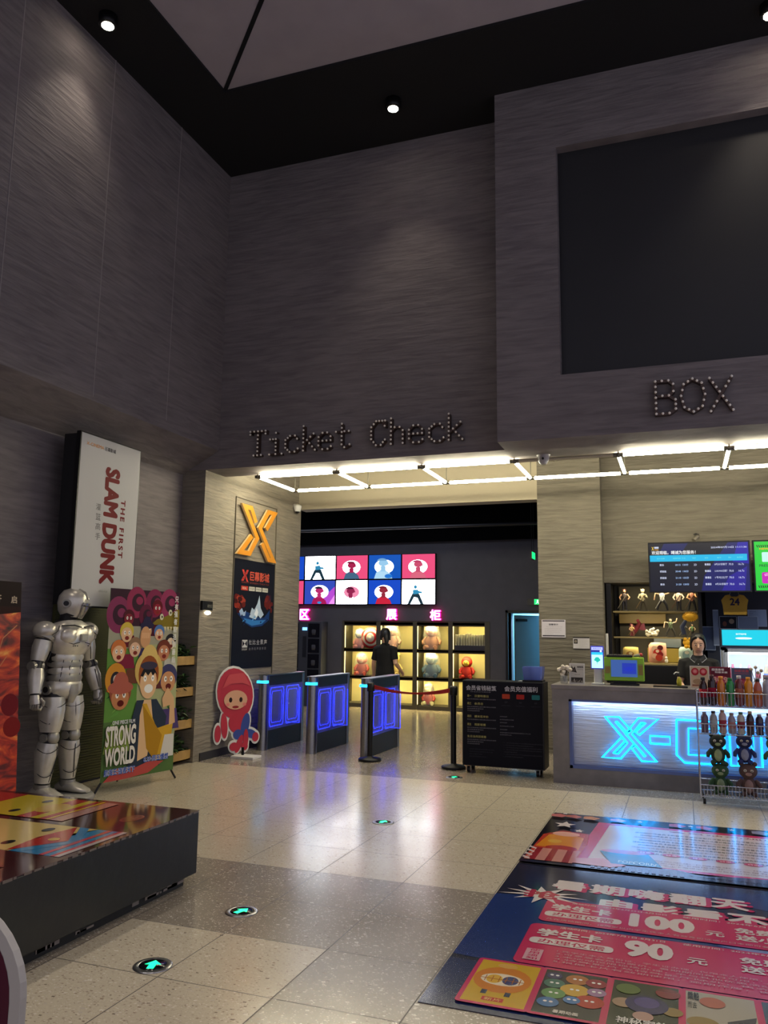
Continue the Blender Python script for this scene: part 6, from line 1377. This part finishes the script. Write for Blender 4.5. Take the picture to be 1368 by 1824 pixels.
for v0, dt, n1, s2 in ((4.54, '2024年6月25日-6月30日', '100', '送小杯可乐'), (4.125, '2024年7月1日-8月31日', '90', '送大杯可乐')):
    o = 0 if v0 > 4.3 else -.01
    a.text('活动时间：'+dt, -.64+o, v0+.325, -.14, v0+.35, WT, bold=.01); a.text('使用时间：2024年6月15日-8月31日', -.06, v0+.325, .60, v0+.35, WT, bold=.01)
    a.text('学生卡', -.74+o, v0+.19, -.42+o, v0+.295, WT, bold=.05); a.rrect(-.76+o, v0+.085, -.36+o, v0+.165, WT, .03, .03); a.text('办理仅需', -.72+o, v0+.095, -.40+o, v0+.155, 'b02850', bold=.02)
    a.text(n1, -.325, v0+.085, (-.0 if n1 == '100' else -.10), v0+.30, WT, bold=.07)
    a.text('元', .05 if n1 == '100' else -.04, v0+.10, .14 if n1 == '100' else .05, v0+.175, WT, bold=.03); a.text('免费观影一场', .19, v0+.19, .78, v0+.275, WT, bold=.04); a.text(s2, .19, v0+.085, .70, v0+.17, WT, bold=.04)
    if n1 == '100': a.text('凡在活动期间，18周岁以内学生凭本人有效身份证或户口本即可参与活动', -.74, v0+.025, .45, v0+.05, 'c89aa0', bold=.01)
a.rect(-.76, 3.99, -.68, 4.13, 'd0a0a8'); [a.text(c_, -.745, 4.10-k*.034, -.695, 4.128-k*.034, MG, bold=.02) for k, c_ in enumerate('使用须知')]
for k in range(5): a.text(('1.凭学生本人身份证、学生证办理，仅限本人使用，每卡每场限购一张', '2.可享受会员购票价、暑期期间每日可用，卡片不可转让', '3.本活动仅限现场办理，不与其他优惠活动同时享用', '4.特殊影片及特殊影厅除外，售完即止', '5.根据卡片有效期使用，逾期作废，售出不退')[k], -.62, 4.13-k*.032, (.62, .55, .50, .42, .46)[k], 4.152-k*.032, 'c890a0')
for k, c in enumerate(('c8a020', '20242c', '2c3424', 'a8a08c', '3a5060', '603838')):
    u0 = -.93+k*.292; a.rrect(u0-.012, 3.455, u0+.29, 3.93, MG, .02, .02); a.rect(u0+.008, 3.475, u0+.272, 3.91, c)
u = -.93
a.ell(u+.135, 3.72, .125, .135, 'c87820'); a.ell(u+.135, 3.72, .095, .062, 'e0d0b0'); a.ell(u+.10, 3.72, .035, .045, 'd8a838'); a.ell(u+.17, 3.72, .035, .045, '38406c'); a.rect(u+.04, 3.716, u+.23, 3.722, '9c5c20'); [a.rect(u+.06+k*.03, 3.69, u+.064+k*.03, 3.75, '9c5c20') for k in range(6)]; a.ell(u+.13, 3.87, .045, .025, 'd0a048')
for s in (-1, 1): a.rect(u+.135+s*.05-.012, 3.56, u+.135+s*.05+.012, 3.60, '283048')
a.rect(u+.09, 3.50, u+.18, 3.535, 'b83020'); a.text('新片', u+.10, 3.505, u+.17, 3.53, 'e8c860')
u += .292
for du, dv, r_, c in ((.04, .38, .035, '30305c'), (.05, .30, .045, '3c6c5c'), (.14, .37, .05, 'a86838'), (.14, .26, .06, 'c8a040'), (.06, .20, .05, '5c8c50'), (.22, .36, .045, '8c2838'), (.23, .27, .04, '9c7898'), (.21, .17, .06, 'a82820'), (.05, .11, .045, '386c9c'), (.14, .16, .035, '4878a8')):
    a.ell(u+.01+du, 3.47+dv, r_, r_, c); a.ell(u+.01+du-.012, 3.475+dv, .008, .008, 'e8e8e0'); a.ell(u+.01+du+.012, 3.475+dv, .008, .008, 'e8e8e0')
a.text('暑期动画', u+.09, 3.49, u+.19, 3.52, 'd8d0c0', bold=.03)
u += .292
for du, dv, r_, c in ((.06, .36, .05, '5c7038'), (.22, .37, .05, '7c2c30'), (.05, .22, .045, 'a08468'), (.24, .2, .04, '8c7440'), (.14, .23, .085, '2c2858'), (.14, .25, .05, '4a4078'), (.13, .12, .04, 'b08c7c')): a.ell(u+.01+du, 3.47+dv, r_, r_, c)
a.text('神秘家族', u+.04, 3.50, u+.24, 3.56, 'd0ccc0', bold=.03)
u += .292
a.ell(u+.11, 3.82, .05, .05, 'b06048'); a.poly([(u+.16, 3.66), (u+.27, 3.74), (u+.25, 3.60), (u+.17, 3.55)], '2c2c34'); a.ell(u+.07, 3.62, .06, .05, '8c7438'); a.text('乘船', u+.015, 3.82, u+.06, 3.90, '1c1c20', bold=.03); a.text('而去', u+.015, 3.74, u+.05, 3.80, '1c1c20')
# upper sheet
a.poly([(-.76, 5.74), (-.69, 6.95), (2.05, 6.97), (2.05, 5.75)], MG); a.poly([(-.66, 5.80), (-.60, 6.88), (2.0, 6.90), (2.0, 5.78)], 'cfc4c8')
a.poly([(-1.08, 5.62), (-1.08, 5.78), (-.6, 5.80), (-.1, 5.78), (.05, 5.70), (.3, 5.76), (.6, 5.78), (1.0, 5.68), (1.5, 5.78), (2.1, 5.72), (2.1, 5.62)], '3a1c3c')
a.poly([(-1.08, 5.60), (-1.08, 5.70), (-.6, 5.74), (-.1, 5.72), (.3, 5.70), (1.0, 5.62), (2.1, 5.66), (2.1, 5.60)], '15142a')
a.text('会员活动规则', -.16, 6.82, .62, 6.86, 'b03058', bold=.01)
random.seed(21)
for k in range(9):
    v = 6.70-k*.075; a.text('活动期间凭会员卡购票可享受指定影片优惠价格每日限量先到先得详情请咨询影城前台工作人员', -.40+.04*(k % 2), v, .95-.1*(k % 3), v+.04, '7c6c74' if k % 4 != 2 else '9c8088', bold=.005)
for k in range(8): a.ell(-.30+k*.17, 6.13-.01*k, .06, .035, 'c03858'); a.text('特惠', -.335+k*.17, 6.115-.01*k, -.265+k*.17, 6.145-.01*k, 'f0d0d0')
for k in range(3): a.text('凡购买学生卡赠爆米花一份数量有限送完为止', -.30, 5.93-k*.05, .9-.2*k, 5.955-k*.05, '8a7078')
for k in range(14): a.rect(-.62+k*.042, 5.62, -.595+k*.042, 5.62+.10, '54506c')
a.text('本活动最终解释权归本影城所有，如有疑问请咨询影城工作人员，感谢您的支持', -.02, 5.66, 1.1, 5.69, '5c5878')
a.poly([(-1.06, 5.72), (-1.04, 6.38), (-.92, 6.55), (-.72, 6.50), (-.70, 6.2), (-.72, 5.80)], 'b83c28'); a.poly([(-1.04, 6.02), (-1.0, 6.38), (-.86, 6.46), (-.74, 6.36), (-.74, 6.0)], 'd88820'); a.ell(-.88, 6.44, .10, .07, 'e0a898'); a.ell(-.86, 6.02, .11, .07, 'b02820'); a.ell(-.93, 6.2, .05, .05, 'e0a838')
a.poly([(-1.06, 5.66), (-1.02, 5.98), (-.72, 5.98), (-.74, 5.66)], 'c8887c')
for k in range(3): a.poly([(-1.03+k*.11, 5.66), (-1.02+k*.105, 5.98), (-.98+k*.105, 5.98), (-.985+k*.11, 5.66)], '982028')
for k in range(4): a.poly([(-1.075, 5.70+k*.09), (-1.02, 5.66+k*.09), (-1.02, 5.69+k*.09), (-1.075, 5.74+k*.09)], 'd8c8c8')
a.poly([(-.74, 5.68), (-.76, 5.80), (-.56, 5.86), (-.40, 5.74), (-.5, 5.66)], 'c88478'); a.poly([(-.50, 5.76), (-.60, 6.06), (-.28, 6.08), (-.18, 5.78)], '2c78a0'); a.ell(-.44, 6.08, .155, .05, 'c88098'); a.text('POPCORN', -.46, 5.80, -.22, 5.86, 'c0dce8', bold=.02)
def star(u, v, r_, c):
    a.poly([(u+(r_ if k % 2 == 0 else r_*.45)*math.cos(1.57+k*.628)*.8, v+(r_ if k % 2 == 0 else r_*.45)*math.sin(1.57+k*.628)) for k in range(10)], c)
star(-.93, 6.75, .11, WT); star(-.80, 6.58, .05, WT)
for k, (u, c) in enumerate(((-1.02, 'c06868'), (-.90, 'b86850'), (-.76, 'c08050'), (-.55, 'c88090'), (-.1, 'b05878'), (.1, 'b84850'), (.5, '9090a8'), (.95, 'a8a0b8'))): a.poly([(u-.06, 7.02+.02*(k % 2)), (u+.03, 7.0), (u+.07, 7.07), (u+.0, 7.13), (u-.06, 7.10)], c)
for u in (-.98, -.38, .0, .3, .62, .8): star(u, 7.15 if u < -.9 else 7.08, .035, WT)
a.build('advert_print', t)

# ================================================================== RED TOPPED BLACK PLATFORM
PX1, PY1, PZ = -2.79, 4.40, .42; PX0, PY0 = -4.35, 1.6
t = thing('display_platform', 'low black box platform with glossy dark red top and cartoon strips', 'platform', ((PX0+PX1)/2, (PY0+PY1)/2, 0))
g = Geo(); g.box(PX0+.06, PX1-.05, PY0+.05, PY1-.06, 0, .07, BLKM); g.build('plinth', t)
g = Geo(); g.box(PX0, PX1, PY0, PY1, .06, PZ-.006, mat('black_tape', '070708', .42, bump=.35, nscale=7)); g.build('box_side', t, bevel=.006)
g = Geo(); g.box(PX0, PX1, PY0, PY1, PZ-.005, PZ, mat('red_gloss', '3c0c10', .06, spec=.6, coat=.6)); g.build('glossy_top', t)
g = Geo(); random.seed(6)
for e in range(46):  # torn silvery edge
    y = PY0+(PY1-PY0)*e/46; g.box(PX1-.001, PX1+.0015, y, y+.05*random.random()+.015, PZ-.010-.004*random.random(), PZ-.001, mat('edge_tape', '6c6058', .4))
for e in range(22):
    y = 2.6+random.random()*1.75; g.box(PX1-.05, PX1-.047, y, y+random.uniform(.02, .12), .02, .02+random.uniform(.006, .03), mat('torn_paper', '8a8078', .6))
tag(g.build('worn_edge', t), 'torn silvery tape and paper along the edges', kind='stuff')
F = Frame((0, 0, PZ), (1, 0, 0), (0, 1, 0)); GL2 = lambda c: mat('gloss_'+c, c, .12, coat=.5, spec=.5)
a = Art(F, .0006, step=.00015, M=GL2); CRM_, YEL, RED_, BLU, PNK = 'd0b468', 'c8b020', 'b02018', '2078a8', 'c03848'
# near strip
u0, v0, v1 = -3.92, 3.26, 3.77
a.rect(u0, v0, -2.83, v1, BLU); a.rect(u0, v0, -3.14, v1, CRM_); a.poly([(-3.14, v0), (-3.14, v1), (-3.02, v1), (-3.16, 3.5)], CRM_)
a.poly([(-3.16, v0), (-3.00, 3.515), (-3.16, v1), (-3.20, 3.515)], RED_); a.poly([(-3.14, v1), (-2.98, 3.515), (-3.14, v0), (-3.08, v0), (-2.93, 3.515), (-3.08, v1)], BLU)
a.rect(-2.955, v0, -2.925, v1, PNK); a.rect(-2.885, v0, -2.86, v1, PNK); a.ell(-3.09, 3.515, .03, .03, 'd0a828'); a.rect(-2.86, v0, -2.83, v1, 'b8a8a8')
for v in (3.38, 3.66): a.ell(-3.26, v, .028, .042, '14100c')
a.ell(-3.19, 3.515, .006, .02, '7c3c20'); a.rect(u0, v0, -3.72, v1, '6c3c18'); a.poly([(-3.72, v0), (-3.60, 3.4), (-3.66, 3.52), (-3.60, 3.64), (-3.72, v1)], '6c3c18')
# far strip
u0, v0, v1 = -4.30, 3.84, 4.34
a.rect(u0, v0, -3.33, v1, 'b07c70'); a.rect(u0, v0, -3.42, v1, RED_); a.rect(-3.56, v0, -3.50, v1, YEL); a.rect(u0, v0, -3.66, v1, YEL); a.ell(-3.62, 4.09, .09, .12, 'c8a030')
a.rect(-3.45, v0, -3.43, v1, YEL); a.rect(u0, v0, -4.05, v1, 'b02820')
for v in (3.95, 4.22): a.ell(-3.78, v, .026, .042, '14100c')
# nearer strip, mostly outside the frame
u0, v0, v1 = -3.7, 2.55, 3.05
a.rect(u0, v0, -2.95, v1, '7c1c20'); a.ell(-3.3, 2.8, .1, .12, '5c1418')
a.build('cartoon_strips', t)
a = Art(F, .0006, step=.00015, M=GL2)
for k, (u, v) in enumerate(((-3.02, 4.06), )): a.ell(u, v, .055, .09, '9c3c34'); a.ell(u, v, .045, .075, '5a1014'); a.text('Jolly', u-.03, v-.04, u+.03, v+.04, 'b06050')
a.build('round_logo', t)
# maroon faced board at the lower left edge
t = thing('rounded_board', 'white edged maroon board with a rounded top at the lower left corner', 'board', (-2.1, 2.02, 0))
F = Frame((-2.44, 2.0, 0), (.60, 0, 0), (0, 0, .70)); pts = [(0, 0), (1, 0), (1, .62)] + [(.5+.5*math.cos(math.radians(q)), .62+.36*math.sin(math.radians(q))) for q in range(10, 180, 10)] + [(0, .62)]
g = Geo(); g.prism(pts, F, -.03, .0, mat('board_white', 'a8a4a0', .5)); g.build('board', t, bevel=.006)
pts2 = [(.5+(u-.5)*.87, .02+v*.94) for u, v in pts]
a = Art(F, .001); a.poly(pts2, '4a1c2c'); a.poly([(.4, .02), (.93, .02), (.93, .10), (.4, .16)], '9c8078'); a.build('face_print', t)
g = Geo(); g.box(-2.34, -1.94, 1.98, 2.22, .0, .02, BLACK); g.build('foot', t)
